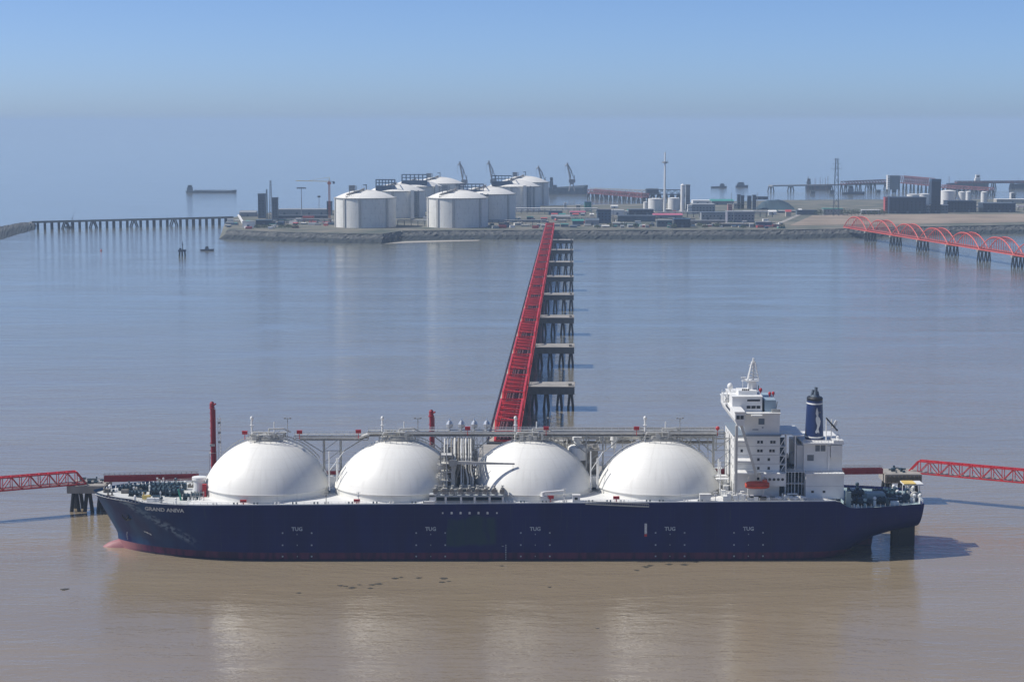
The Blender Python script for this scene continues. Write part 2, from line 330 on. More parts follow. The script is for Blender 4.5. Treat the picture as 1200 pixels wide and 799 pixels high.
def hull_material():
    m = bpy.data.materials.new('hull_paint'); m.use_nodes = True; nt = m.node_tree; N = nt.nodes; L = nt.links
    b = N['Principled BSDF']; b.inputs['Roughness'].default_value = 0.5; b.inputs['Specular IOR Level'].default_value = 0.22
    tc = N.new('ShaderNodeTexCoord'); sp = N.new('ShaderNodeSeparateXYZ'); L.new(tc.outputs['Object'], sp.inputs[0])
    X, Z = sp.outputs['X'], sp.outputs['Z']
    def mt(op, a, c=None, cl=False):
        q = N.new('ShaderNodeMath'); q.operation = op; q.use_clamp = cl
        for i, v in enumerate((a, c)):
            if v is None: continue
            if isinstance(v, (int, float)): q.inputs[i].default_value = v
            else: L.new(v, q.inputs[i])
        return q.outputs[0]
    def noise(scale, sc=(1, 1, 1), det=5):
        mp = N.new('ShaderNodeMapping'); mp.inputs['Scale'].default_value = sc; L.new(tc.outputs['Object'], mp.inputs[0])
        n = N.new('ShaderNodeTexNoise'); n.inputs['Scale'].default_value = scale; n.inputs['Detail'].default_value = det; L.new(mp.outputs[0], n.inputs['Vector']); return n.outputs['Fac']
    def mix(f, c1, c2):
        x = N.new('ShaderNodeMix'); x.data_type = 'RGBA'; L.new(f, x.inputs['Factor'])
        for i, c in ((6, c1), (7, c2)):
            if isinstance(c, tuple): x.inputs[i].default_value = (*c, 1)
            else: L.new(c, x.inputs[i])
        return x.outputs[2]
    def sm(v, a, c):
        q = N.new('ShaderNodeMapRange'); q.interpolation_type = 'SMOOTHSTEP'; L.new(v, q.inputs['Value']); q.inputs['From Min'].default_value = a; q.inputs['From Max'].default_value = c
        return q.outputs[0]
    n1 = noise(0.12, (1, 1, 0.35)); n2 = noise(0.9, (0.6, 0.6, 1.0)); n3 = noise(0.5, (1, 1, 0.15))
    base = mix(sm(n1, .35, .65), (0.0010, 0.0034, 0.068), (0.0020, 0.0058, 0.092))
    # plate seams and faint runs of dirt
    px_ = mt('ABSOLUTE', mt('SUBTRACT', mt('FRACT', mt('MULTIPLY', X, 1/11.3)), 0.5)); pz_ = mt('ABSOLUTE', mt('SUBTRACT', mt('FRACT', mt('MULTIPLY', Z, 1/3.1)), 0.5))
    seam = mt('MAXIMUM', sm(px_, 0.490, 0.498), sm(pz_, 0.475, 0.495)); base = mix(mt('MULTIPLY', seam, 0.5), base, (0.02, 0.03, 0.09))
    runs = mt('MULTIPLY', sm(noise(0.9, (1, 1, 0.05)), 0.60, 0.74), sm(n1, 0.42, 0.6)); base = mix(mt('MULTIPLY', runs, 0.6), base, (0.030, 0.040, 0.075))
    # rubbed patch below the manifold
    wx = mt('ADD', X, mt('MULTIPLY', mt('SUBTRACT', n3, 0.5), 5.0)); wz = mt('ADD', Z, mt('MULTIPLY', mt('SUBTRACT', n1, 0.5), 5.0))
    patch = mt('MULTIPLY', mt('MULTIPLY', sm(wx, -23.2, -22.2), mt('SUBTRACT', 1.0, sm(wx, -6.5, -5.5))), mt('MULTIPLY', sm(wz, 5.0, 6.5), mt('SUBTRACT', 1.0, sm(wz, 14.5, 16.0))))
    base = mix(mt('MULTIPLY', mt('MULTIPLY', patch, 0.9), sm(n3, 0.2, 0.55)), base, (0.009, 0.036, 0.055))
    # chafed streak on the bow
    lz = mt('ADD', mt('MULTIPLY', mt('ADD', X, 137.0), -0.52), 19.4)     # z of the streak's line
    near = mt('SUBTRACT', 1.0, sm(mt('ABSOLUTE', mt('SUBTRACT', Z, lz)), 0.2, 2.4)); fwd = mt('SUBTRACT', 1.0, sm(X, -115, -109))
    scr = mt('MULTIPLY', mt('MULTIPLY', near, fwd), sm(n2, 0.42, 0.58))
    base = mix(mt('MULTIPLY', scr, 0.62), base, (0.30, 0.38, 0.44))
    bow_lit = mt('MULTIPLY', mt('SUBTRACT', 1.0, sm(X, -138, -98)), 0.95)  # brighter teal-blue towards the bow paints in the sun on it
    base = mix(mt('MULTIPLY', bow_lit, sm(n1, 0.25, 0.7)), base, (0.012, 0.070, 0.150))
    # boot topping
    red = mix(sm(n3, 0.35, 0.62), (0.030, 0.006, 0.040), (0.085, 0.014, 0.060))
    bow_lit_red = mt('SUBTRACT', 1.0, sm(X, -140, -128))  # pinker boot topping at the bow, sunlight put into the colour
    red = mix(bow_lit_red, red, (0.34, 0.15, 0.16))
    base = mix(sm(Z, 2.88, 2.94), red, base)
    low = mix(sm(n2, 0.3, 0.7), (0.012, 0.014, 0.035), (0.02, 0.022, 0.05))
    lowf = mt('MULTIPLY', mt('SUBTRACT', 1.0, sm(mt('ADD', Z, mt('MULTIPLY', n3, 0.3)), 0.75, 0.9)), mt('SUBTRACT', 1.0, bow_lit_red))
    base = mix(mt('MULTIPLY', lowf, 0.8), base, low)
    L.new(base, b.inputs['Base Color']); return m
HULL = hull_material()
hb = MB(); hb.smooth = True
A = sorted(set([0, .002, .006, .012, .02, .03, .042, .056, .072, .09, .11, .135, .165, .2, .25, .35, .5, .65, .78] + [0.80 + 0.2 * i / 40 for i in range(41)]))
NV = 18
def st(a, v, zt):
    xt = -150.6 + (145.5 + 150.6) * a; zb = max(-3.0, zkeel(xt) + 0.02); z = zb + (zt - zb) * v
    xe = 145.5 - (18.2 - min(z, 18.2)) * 0.16; x0 = xstem(z); return x0 + (xe - x0) * a, z
grid = []
for side in (-1, 1):
    gr = []
    for a in A:
        zt = ztop(-150.6 + 296.1 * a); row = []
        for j in range(NV + 1):
            x, z = st(a, j / NV, zt); row.append(len(hb.v)); hb.v.append((x, side * max(breadth(x, z), 0.0), z))
        gr.append(row)
    grid.append(gr)
    for i in range(len(A) - 1):
        for j in range(NV):
            q = (gr[i][j], gr[i+1][j], gr[i+1][j+1], gr[i][j+1])
            hb.f.append(q if side < 0 else q[::-1]); hb.m.append(0); hb.sm.append(True)
gl, gr = grid[0][-1], grid[1][-1]      # transom
for j in range(NV): hb.f.append((gl[j], gr[j], gr[j+1], gl[j+1])); hb.m.append(0); hb.sm.append(False)
hb.smooth = True                        # bulb
c = (-139.0, 0, -4.0); n, mm = 24, 14; vs = []
for j in range(mm + 1):
    t = math.pi * j / mm
    for i in range(n): a = 2 * math.pi * i / n; vs.append((c[0] - 10.6 * math.cos(t), 3.6 * math.sin(t) * math.cos(a), c[2] + 6.9 * math.sin(t) * math.sin(a)))
hb.add(vs, [(j*n+i, j*n+(i+1) % n, (j+1)*n+(i+1) % n, (j+1)*n+i) for j in range(mm) for i in range(n)])
hb.smooth = False                       # skeg
hb.add([(92,-5,-3),(129.2,-.6,-3),(129.2,.6,-3),(92,5,-3),(92,-5,6.5),(130.6,-.8,6.5),(130.6,.8,6.5),(92,5,6.5)], [(0,1,5,4),(1,2,6,5),(2,3,7,6),(3,0,4,7),(4,5,6,7)])
hull = hb.build('hull', HULL, SHIP)
def part(mb, name, m, parent=SHIP): return mb.build(name, m, parent)
# decks
dk = MB(); prev = None; xsd = [-149.5, -148, -146, -143, -140, -136, -132, -128, -122, -115, -105, -95, -60, 0, 60, 100, 110, 115.5]
def strip(mb, xs, zf, inset=0.12):
    pr = None
    for x in xs:
        z = zf(x); b = max(breadth(x, ztop(x) - 0.1) - inset, 0.02); o = len(mb.v); mb.v += [(x, -b, z), (x, b, z)]
        if pr is not None: mb.f.append((pr, o, o+1, pr+1)); mb.m.append(0); mb.sm.append(False)
        pr = o
strip(dk, xsd, lambda x: ztop(x) - (1.0 if x < -131 else 0.12)); part(dk, 'main_deck', DECKM)
pk = MB(); strip(pk, [115.6, 117, 119, 122, 126, 130, 135, 140, 143, 145.2], lambda x: 17.2)
pk.box(115.4, 115.7, -23.5, 23.5, 17.2, 20.6); part(pk, 'poop_deck', DECKT)
# rails along the deck edge
for side in (-1, 1):
    rl = MB(); pts = []
    x = -130.0
    while x < 113: pts.append((x, side * (breadth(x, ztop(x)) - 0.25), ztop(x))); x += 2.4
    for p in pts: rl.tube(p, (p[0], p[1], p[2] + 1.1), 0.045, 4)
    for hh in (0.55, 1.1):
        for i in range(0, len(pts) - 4, 4): rl.tube((pts[i][0], pts[i][1], pts[i][2] + hh), (pts[i+4][0], pts[i+4][1], pts[i+4][2] + hh), 0.05, 4)
    part(rl, 'deck_railing', WHITE)
for s in (-1, 1):
    gb = MB()   # gutter bar: a pale line at the gunwale
    for i in range(60):
        x0 = -129 + i * 4.03; x1 = x0 + 4.0
        gb.tube((x0, s * (breadth(x0, ztop(x0)) - 0.35), ztop(x0) + .12), (x1, s * (breadth(x1, ztop(x1)) - 0.35), ztop(x1) + .12), 0.2, 4)
    part(gb, 'gunwale_bar', WHITE)
# raised trunk deck between the domes
tr = MB(); cs = [(-23.3, 0), (-21.5, 0.55), (21.5, 0.55), (23.3, 0)]; vs = []
for x in (-113, -109, 73, 76):
    zz = ztop(x); k = 1.0 if x in (-109, 73) else 0.02
    vs += [(x, y, zz - 0.05 + dz * k) for y, dz in cs]
tr.add(vs, [(i*4+j, (i+1)*4+j, (i+1)*4+j+1, i*4+j+1) for i in range(3) for j in range(3)] )
part(tr, 'trunk_deck', WHITE)
# ---- the four tank covers
RD, ZC, ZS = 23.95, 15.30, 22.9
dome_px = [314, 466, 621, 772]; dome_x = [sx(p) for p in dome_px]
def clutter(mb, x0, x1, y0, y1, z0, zh, n, rng, r=(0.1, 0.3)):
    for i in range(n):
        x, y = rng.uniform(x0, x1), rng.uniform(y0, y1); k = rng.random(); h = rng.uniform(0.4, 1) * zh
        if k < .35: mb.box(x - rng.uniform(.3, .9), x + rng.uniform(.3, .9), y - .6, y + .6, z0, z0 + h * .8)
        elif k < .7: mb.tube((x, y, z0), (x, y, z0 + h), rng.uniform(*r), 7)
        else:
            z = z0 + h * rng.uniform(.3, .9); mb.tube((x - rng.uniform(.5, 2.0), y, z), (x + rng.uniform(.5, 2.0), y, z), rng.uniform(*r), 7)
def make_cover(idx, cx):
    rng = random.Random(40 + idx)
    d = MB(); d.smooth = True; prof = []
    for i in range(41):
        z = ZS + (39.2 - ZS) * (1 - (1 - i / 40) ** 2); prof.append((math.sqrt(max(RD**2 - (z - ZC)**2, 0.0001)), z))
    d.lathe(prof, 0, 0, 128)
    cov = d.build('tank_cover', COVER, SHIP, (cx, 0, 0)); X_ = cx; cx = 0.0
    s = MB(); s.smooth = False; s.lathe([(22.35, 19.2), (22.35, 22.45), (22.80, 22.55), (22.80, 22.85), (22.7, 22.92)], cx, 0, 128); part(s, 'skirt', COVER, cov)
    t = MB(); t.lathe([(4.6, 38.7), (4.6, 39.6), (4.1, 39.7), (4.1, 40.5), (0.01, 40.9)], cx, 0, 28); part(t, 'tank_dome', GREYP, cov)
    e = MB(); e2 = MB()
    for i in range(20):
        a = 2 * math.pi * i / 20; e.tube((cx + 6.6*math.cos(a), 6.6*math.sin(a), 38.2), (cx + 6.6*math.cos(a), 6.6*math.sin(a), 41.4), 0.07, 4)
    for hh in (39.4, 40.4, 41.4):
        for i in range(20): a = 2*math.pi*i/20; b_ = 2*math.pi*(i+1)/20; e.tube((cx+6.6*math.cos(a), 6.6*math.sin(a), hh), (cx+6.6*math.cos(b_), 6.6*math.sin(b_), hh), 0.06, 4)
    part(e, 'dome_platform_rail', GREYP, cov)
    clutter(e2, cx - 6, cx + 6, -4, 4, 39.3, 3.0, 34, rng, (0.12, 0.4))
    e2.path([(cx - 5.5, -3.5, 40.2), (cx - 4.5, -3.5, 42), (cx + 3, -3.5, 42), (cx + 3, -3.5, 40)], 0.28)
    e2.path([(cx + 1, -2.5, 40), (cx + 1, -2.5, 43), (cx + 6, -1, 43), (cx + 8.5, 0, 41.5)], 0.3)
    part(e2, 'valve_pipework', PIPE, cov)
    m1 = MB(); mx = cx - 5.2; m1.tube((mx, -1.5, 37.5), (mx, -1.5, 46.8), 0.38, 10); m1.lathe([(.42, 46.2), (.6, 46.5), (.6, 47.1), (.3, 47.5), (.01, 47.55)], mx, -1.5, 12); m1.box(mx-.7, mx+.7, -2.2, -.8, 44.2, 44.35); part(m1, 'vent_post', WHITE, cov)
    m2 = MB(); mx = cx + 2.4; m2.tube((mx, 2, 39), (mx, 2, 45), 0.22, 8); part(m2, 'thin_post', WHITE, cov)
    m3 = MB(); mx = cx + 7.4; m3.tube((mx, 0, 37), (mx, 0, 46.8), 0.13, 6); m3.tube((mx - 1.1, 0, 46.4), (mx + 1.1, 0, 46.4), 0.12, 6)
    for q in (-1, 1): m3.box(mx + q - .35, mx + q + .35, -.3, .3, 46.4, 46.8)
    m3.tube((mx - .4, 0, 42.2), (mx + .4, 0, 42.2), .3, 6); part(m3, 'lamp_post', GREYP, cov)
    # stair that climbs the shell
    for q, az in ([(1, 25)] if idx else [(1, 25), (-1, 22)]):
        sr = MB(); pp = []
        for i in range(15):
            th = R(38 + i * 2.9) if q > 0 else R(42 + i * 2.9)
            rr = (RD + 0.05); ca = math.cos(R(az)) * q; sa = math.sin(R(az))
            pp.append([(cx + (rr + o) * math.cos(th) * ca, (rr + o) * math.cos(th) * sa + yy, ZC + (rr + o) * math.sin(th)) for o, yy in ((0.2, 0), (1.2, 0), (0.2, 1.2), (1.2, 1.2))])
        for a_, b_ in zip(pp[:-1], pp[1:]):
            for k in range(4): sr.tube(a_[k], b_[k], 0.08, 4)
            sr.tube(a_[0], a_[1], 0.06, 4); sr.tube(a_[0], a_[2], 0.06, 4)
        part(sr, 'shell_stair', GREYP, cov)
    return cov
covers = [make_cover(i, x) for i, x in enumerate(dome_x)]
# ---- pipe bridge over the domes
def pipe_bridge():
    def seg(x0, x1, zb):
        fr = MB(); n = max(2, int((x1 - x0) / 4)); dx = (x1 - x0) / n
        for yy in (-2.3, 2.3):
            for zz in (zb, zb + 1.5): fr.tube((x0, yy, zz), (x1, yy, zz), 0.16, 4)
            for i in range(n + 1): fr.tube((x0+i*dx, yy, zb), (x0+i*dx, yy, zb+1.5), 0.1, 4)
        for i in range(n + 1): fr.tube((x0+i*dx, -2.3, zb), (x0+i*dx, 2.3, zb), 0.12, 4)
        return fr
    xa, xm, xb = sx(346), sx(432), sx(848)
    fr = seg(xa, xm, 39.0); f2 = seg(xm, xb, 40.4); fr.add(f2.v, f2.f); o = part(fr, 'pipe_bridge', GREYP)
    g = MB(); g.box(xa, xm, 0.4, 2.2, 40.6, 40.68); g.box(xm, xb, 0.4, 2.2, 42.0, 42.08); part(g, 'walkway_grating', GREYP, o)
    for y, r, dz, m in ((-2.1, .48, .55, PIPE), (-1.0, .34, .3, RUSTG), (-0.2, .42, .45, PIPE), (-2.0, .26, -.25, RUSTG)):
        p = MB(); p.smooth = False; p.path([(xa + 2, y, 39.3 + dz), (xm - 3, y, 39.3 + dz), (xm + 1, y, 40.9 + dz), (xb - 3, y, 40.9 + dz)], r, 10); part(p, 'pipe', m, o)
    h = MB()
    for xx0, xx1, z in ((xa, xm, 40.6), (xm, xb, 42.0)):
        for y in (0.5, 2.2):
            for dz in (.55, 1.1): h.tube((xx0, y, z + dz), (xx1, y, z + dz), 0.045, 4)
            k = xx0
            while k < xx1: h.tube((k, y, z), (k, y, z + 1.1), 0.045, 4); k += 2.5
    part(h, 'handrail', WHITE, o)
    lg = MB()
    for mx in [(dome_x[i] + dome_x[i+1]) / 2 for i in range(3)] + [dome_x[3] + 22.5]:
        zb = 39.0 if mx < xm else 40.4
        for dx in (-3, 3):
            for y in (-2.3, 2.3): lg.tube((mx + dx, y, 21), (mx + dx, y, zb), 0.24, 6)
        for k in range(4):
            z0 = 22 + k * 4.4; lg.tube((mx-3, -2.3, z0), (mx+3, -2.3, z0+4.4), .12, 4); lg.tube((mx-3, -2.3, z0+4.4), (mx+3, -2.3, z0+4.4), .14, 4)
        lg.tube((mx - 3, 0, 34), (mx - 11, 0, zb), .2, 6); lg.tube((mx + 3, 0, 34), (mx + 11, 0, zb), .2, 6)
    part(lg, 'bridge_leg_frames', GREYP, o)
    return o
pipe_bridge()
# second tier of pipework on the far side, between the third and fourth domes
def far_pipework():
    o = MB(); rng = random.Random(3)
    x0, x1 = sx(640, 10), sx(850, 10)
    for z in (35.5, 37.5, 39.6):
        o.tube((x0, 9, z), (x1, 9, z), .13, 4); o.tube((x0, 12, z), (x1, 12, z), .13, 4)
    k = x0
    while k < x1:
        o.tube((k, 9, 21 if int(k) % 2 else 33), (k, 9, 40), .12, 4); o.tube((k, 12, 33), (k, 12, 40), .1, 4); k += 3.1
    r = part(o, 'far_pipe_rack', GREYP)
    for z, rr, m in ((36.2, .45, RUSTG), (38.2, .5, PIPE), (40.0, .4, PIPE), (41.2, .3, RUSTG)):
        p = MB(); p.tube((x0 + 1, 10.5, z), (x1 - 4, 10.5, z), rr, 10); part(p, 'pipe', m, r)
    c = MB(); clutter(c, sx(645, 8), sx(700, 8), 6, 13, 33, 5, 40, rng, (.15, .5)); clutter(c, sx(700, 8), sx(745, 8), 9, 13, 36, 4.4, 26, rng, (.15, .45)); part(c, 'valve_pipework', PIPE, r)
    hs = MB(); hs.box(sx(664, 14), sx(700, 14), 8, 21, 20, 33.4); hs.box(sx(662, 14), sx(702, 14), 7.5, 21.5, 33.4, 33.8); part(hs, 'machinery_house', mat('drab_steel_wall', (0.32, 0.30, 0.27), 0.6, var=.1))
    cl = MB(); cl.lathe([(3.4, 31), (3.4, 35.5), (2.4, 36.2), (1.2, 36.4), (1.2, 38), (1.7, 38.2), (1.7, 39.2), (.01, 39.5)], sx(676, 5), 3.5, 20); part(cl, 'ventilation_cowl', WHITE)
    cl = MB(); cl.lathe([(.9, 35), (.9, 37.6), (1.3, 37.8), (1.1, 39.4), (.01, 39.6)], sx(719, 5), 5, 14); part(cl, 'ventilation_cowl', WHITE)
far_pipework()
# ---- manifold between second and third dome
def manifold():
    x0, x1 = sx(503, -22), sx(591, -22)
    s = MB(); s.box(x0, x1, -24.2, -13, 22.5, 23.1)
    mf = part(s, 'manifold_platform', mat('pale_blue_grey_paint', (0.45, 0.50, 0.53), 0.5))
    c = MB()
    for px in (505, 522, 540, 556, 573.5, 589): c.box(sx(px, -24) - .35, sx(px, -24) + .35, -24.1, -23.4, 20, 22.5)
    part(c, 'post', WHITE, mf)
    dk_ = MB(); dk_.box(x0 + .5, x1 - .5, -20.6, -20.3, 20, 22.45); part(dk_, 'under_platform_shade', TEAL, mf)  # dark teal sheet paints the shade under the platform
    rng = random.Random(11); v = MB(); v2 = MB()
    for i in range(9):
        x = lerp(sx(510, -22), sx(588, -22), i / 8)
        v.tube((x, -24.0, 24.3), (x, -15, 24.3), .5, 12); v.lathe_y = None
        v.tube((x, -24.2, 24.3), (x, -23.9, 24.3), .85, 14); v.tube((x, -22.6, 24.3), (x, -22.3, 24.3), .8, 14)
        v2.tube((x + .2, -21.5, 24.3), (x + .2, -21.5, 25.9), .16, 6); v2.tube((x - .4, -21.5, 25.9), (x + .8, -21.5, 25.9), .12, 6); v2.ball((x + .2, -20.5, 24.6), .8, 8, 6)
        v2.tube((x + .2, -21.5, 25.9), (x + .2, -21.5, 26.1), .5, 10)
    part(v, 'manifold_pipe', RUSTG, mf)
    clutter(v2, x0 + 2, x1 - 1, -23, -15, 23.1, 3.0, 46, rng, (.12, .35)); part(v2, 'valves', GREYP, mf)
    h = MB()
    for z in (23.6, 24.1): h.tube((x0, -24.2, z), (x1, -24.2, z), .05, 4)
    for i in range(18): x = lerp(x0, x1, i / 17); h.tube((x, -24.2, 23.1), (x, -24.2, 24.1), .05, 4)
    part(h, 'handrail', WHITE, mf)
    # rising cargo lines
    for px, r, m, k in ((521, .28, PIPE, 0), (524.5, .24, GREYP, 0), (529, .26, RUSTG, 0), (533, .46, PIPE, 1), (537.5, .42, RUSTG, 1), (540.5, .24, WHITE, 0), (543, .26, GREYP, 0), (546, .34, PIPE, 2), (549.5, .26, GREYP, 2), (552, .3, PIPE, 2)):
        p = MB(); p.smooth = False; x = sx(px, -14); b = {0: 0, 1: -1.0, 2: .7}[k]
        p.path([(x + b, -16.5, 23), (x + b, -16, 27.5), (x, -15, 30.5), (x, -14, 34.5), (x - .2, -7, 37.5), (x - .2, -2.4, 39.6)], r, 12); part(p, 'cargo_line', m, mf)
    dn = MB(); clutter(dn, sx(516, -11), sx(556, -11), -12.5, -9.5, 23, 12, 70, rng, (.12, .38))
    for z in (25, 28, 31, 34): dn.tube((sx(514, -12), -12.6, z), (sx(560 if z < 30 else 556, -12), -12.6, z), .16, 4)
    for px in range(516, 558, 5): dn.tube((sx(px, -12), -12.6, 21), (sx(px, -12), -12.6, 36), .13, 4)
    part(dn, 'valve_pipework', RUSTG, mf)
    tw = MB()    # scaffold tower by the lines
    xa, xb = sx(517, -15), sx(530, -15)
    for x in (xa, (xa+xb)/2, xb):
        for y in (-17.5, -12.5): tw.tube((x, y, 21), (x, y, 37.5), .16, 4)
    for z in (24, 27, 30, 33, 36):
        for y in (-17.5, -12.5): tw.tube((xa, y, z), (xb, y, z), .13, 4); tw.tube((xa, y, z), (xb, y, z - 3), .1, 4)
        tw.box(xa, xb, -17.5, -12.5, z - .05, z + .05)
    clutter(tw, xa - 1, xb + 1, -17, -13, 31, 2.8, 12, rng); clutter(tw, xa - 1, xb, -17, -13, 27, 3, 14, rng)
    part(tw, 'access_tower', PIPE, mf)
    up = MB(); xa, xb = sx(518, -2), sx(566, -2)
    for i in range(8):
        x = lerp(xa, xb, i / 7); up.tube((x, -2.3, 33), (x, -2.3, 40.4), .16, 4)
        if i < 7:
            x2 = lerp(xa, xb, (i + 1) / 7); up.tube((x, -2.3, 33), (x2, -2.3, 36.5), .1, 4); up.tube((x, -2.3, 36.5), (x2, -2.3, 40), .1, 4)
    for z in (33, 36.5): up.tube((xa, -2.3, z), (xb, -2.3, z), .16, 4); up.tube((xa, 2.3, z), (xb, 2.3, z), .16, 4)
    clutter(up, xa, xb - 2, -2, 2, 30, 9.5, 70, rng, (.12, .4)); part(up, 'pipe_support_frame', PIPE, mf)
    # vent heads in a row above the bridge
    for px in (527, 541, 556, 570.5):
        x = sx(px, 0); p = MB(); p.tube((x, 1, 39), (x, 1, 43.2), .3, 8); p.lathe([(.3, 42.8), (1.2, 43.3), (1.25, 44.3), (.8, 45.2), (.3, 45.6), (.08, 46.6), (.01, 46.65)], x, 1, 14); part(p, 'vent_head', SILVER)
    # hose crane
    cr = MB(); cxx = sx(531, -17); cr.tube((cxx, -17, 20), (cxx, -17, 33), .75, 14); cr.box(cxx - 1.3, cxx + 1.3, -18.2, -15.8, 32.2, 34.4); crane = part(cr, 'hose_crane', GREYP)
    bm = MB(); xe = sx(603, -17); zb = 33.4
    bm.add([(cxx+1, -17.5, zb-.55), (xe, -17.3, zb-.75), (xe, -16.7, zb-.75), (cxx+1, -16.5, zb-.55), (cxx+1, -17.5, zb+.55), (xe, -17.3, zb-.2), (xe, -16.7, zb-.2), (cxx+1, -16.5, zb+.55)], [(0,3,2,1),(4,5,6,7),(0,1,5,4),(1,2,6,5),(2,3,7,6),(3,0,4,7)])
    part(bm, 'boom', PIPE, crane)
    hk = MB(); hk.tube((xe-.6, -17, zb-.7), (xe-.6, -17, zb-2.5), .06, 5); hk.box(xe-1, xe-.2, -17.3, -16.7, zb-3.3, zb-2.4); hk.tube((xe-.6, -17, zb-3.3), (xe-.6, -17, zb-4.4), .18, 6); part(hk, 'hook', GREYP, crane)
manifold()
# red hose boxes
for px, y, z in ((287, -1, 41.5), (351, -3, 42.0), (420, -3, 42.2), (548, -3, 43.3), (640, -3, 43.3), (746, -3, 43.3)):
    b = MB(); x = sx(px, y, 41); b.box(x - .95, x + .95, y - .4, y + .4, z - .55, z + .55); b.box(x - 1.0, x + 1.0, y - .45, y + .45, z + .55, z + .65); b.tube((x, y, z - 2.5), (x, y, z - .5), .12, 5); part(b, 'hose_box', REDB)
b = MB(); b.ball((sx(841, 0, 41), 0, 42.9), .75, 10, 8); b.tube((sx(841, 0, 41), 0, 40), (sx(841, 0, 41), 0, 42.5), .15, 6); part(b, 'fire_monitor', REDB)
for px, z in ((285, 21.0), (418, 21.2), (645, 22.4), (722, 22.2)):
    b = MB(); x = sx(px, -23.5); b.box(x - 1.1, x + 1.1, -23.8, -23.0, z - .6, z + .4); b.box(x - .2, x + .2, -23.6, -23.2, 19.5, z - .6); part(b, 'hose_box', REDB)
# deck-side fittings
def fit(name, px, off, w, d, h, m, z=None):
    b = MB(); x = sx(px, off); z = ztop(x) if z is None else z; b.box(x - w/2, x + w/2, off - d/2, off + d/2, z, z + h); b.box(x - w/2 - .12, x + w/2 + .12, off - d/2 - .12, off + d/2 + .12, z + h, z + h + .15); return part(b, name, m)
o = fit('deck_locker', 675, -22.6, 2.6, 1.8, 2.6, WHITE)
b = MB(); b.box(sx(675,-23.5)-.55, sx(675,-23.5)+.5, -23.56, -23.51, 21.3, 22.2); b.build('window', GLASS, o)
fit('deck_locker', 826, -23, 3.8, 1.6, 2.6, WHITE); fit('deck_locker', 507, -23.6, 2.4, 1.2, 3.3, WHITE); fit('deck_locker', 503, -24.2, 3.6, .8, .9, WHITE)
b = MB(); x = sx(636, -23); b.tube((x, -23, 20), (x, -23, 24), .7, 10); b.tube((x, -23, 24), (x + 7.5, -23, 24.6), .28, 8); b.tube((x + 7.5, -23, 24.6), (x + 7.5, -23, 20.3), .2, 6); b.box(x - .8, x + 2, -23.8, -22.4, 20.2, 22.6); part(b, 'provision_davit', WHITE)
for px in (382, 661, 838, 420):
    x = sx(px, -23.6); b = MB(); b.tube((x, -23.6, 19.8), (x, -23.6, 25.4 if px == 661 else 24.2), .15, 6); b.tube((x - .7, -23.6, 25.2 if px == 661 else 24), (x + .7, -23.6, 25.2 if px == 661 else 24), .14, 6); b.box(x - .35, x + .35, -23.9, -23.3, 22.6, 23.2); part(b, 'deck_lamp_post', WHITE if px != 382 else GREYP)
rng = random.Random(5)
for i in range(26):
    px = 250 + i * 23 + rng.uniform(-6, 6)
    if 500 < px < 592: continue
    x = sx(px, -23.7); b = MB()
    for dx in (-.6, .6): b.tube((x + dx, -23.7, ztop(x)), (x + dx, -23.7, ztop(x) + .9), .28, 8)
    b.box(x - 1.1, x + 1.1, -24.0, -23.4, ztop(x), ztop(x) + .18); part(b, 'mooring_bitts', TEAL if i % 3 else WHITE)
# pipes and gear in the four gaps seen between domes
for px, yy in ((390, -9), (543, -8), (696, -9)):
    b = MB(); x = sx(px, yy); b.tube((x-1.2, yy, 22), (x-1.2, yy, 36), .25, 8); b.tube((x+1.4, yy+3, 22), (x+1.4, yy+3, 33), .4, 8); b.tube((x-1.2, yy, 29), (x + 3.5, yy + 6, 35), .15, 6); b.box(x - 3, x + 3, yy + 6, yy + 9, 22, 26); part(b, 'deck_vent_pipes', WHITE)
# accommodation ladder along the hull
ld = MB(); x0, x1 = sx(686, -25), sx(760, -25)
for dy in (0, .9):
    ld.tube((x0, -24.7 - dy, 20.2), (x1, -24.7 - dy, 19.2), .12, 4); ld.tube((x0, -24.7 - dy, 21.2), (x1, -24.7 - dy, 20.2), .07, 4)
for i in range(30): x = lerp(x0, x1, i / 29); z = lerp(20.2, 19.2, i / 29); ld.tube((x, -24.7, z), (x, -25.6, z), .08, 4); ld.tube((x, -25.6, z), (x, -25.6, z + 1), .05, 4)
part(ld, 'accommodation_ladder', GREYP)
# ---- hull lettering and marks
def on_hull(txt, size, px, z0, name, m=LETTER, widen=1.0, off=0.07):
    vs, fs = text_faces(txt, size); cx = sx(px, -24.5, z0); b = MB()
    b.add([(cx + v[0] * widen, -breadth(cx + v[0] * widen, z0 + v[1]) - off, z0 + v[1]) for v in vs], fs); return part(b, name, m)
on_hull('GRAND ANIVA', 1.9, 190.5, 16.9, 'bow_name', widen=1.12, off=.16)
for px in (348, 504.5, 627, 785, 877): on_hull('TUG', 1.85, px, 10.7, 'tug_mark', mat('pale_blue_mark', (0.42, 0.48, 0.55), 0.6), widen=1.0)
mk = MB()
for px in (348, 504.5, 627, 785, 877):
    for dx in (-17, 17):
        for z in (9.9, 5.6, 1.6):
            x = sx(px + dx, -24.5, z); y = -breadth(x, z) - .06; mk.add([(x-.25, y, z-.25), (x+.25, y, z-.25), (x+.25, y, z+.25), (x-.25, y, z+.25)], [(0,1,2,3)])
    x = sx(px, -24.5, 8)
    for z in (9.4, 5.6, 1.6): mk.add([(x-.12, -breadth(x,z)-.06, z-.2), (x+.12, -breadth(x,z)-.06, z-.2), (x+.12, -breadth(x,z)-.06, z+.2), (x-.12, -breadth(x,z)-.06, z+.2)], [(0,1,2,3)])
part(mk, 'tug_push_points', mat('pale_blue_mark', (0.42, 0.48, 0.55), 0.6))
mk = MB()
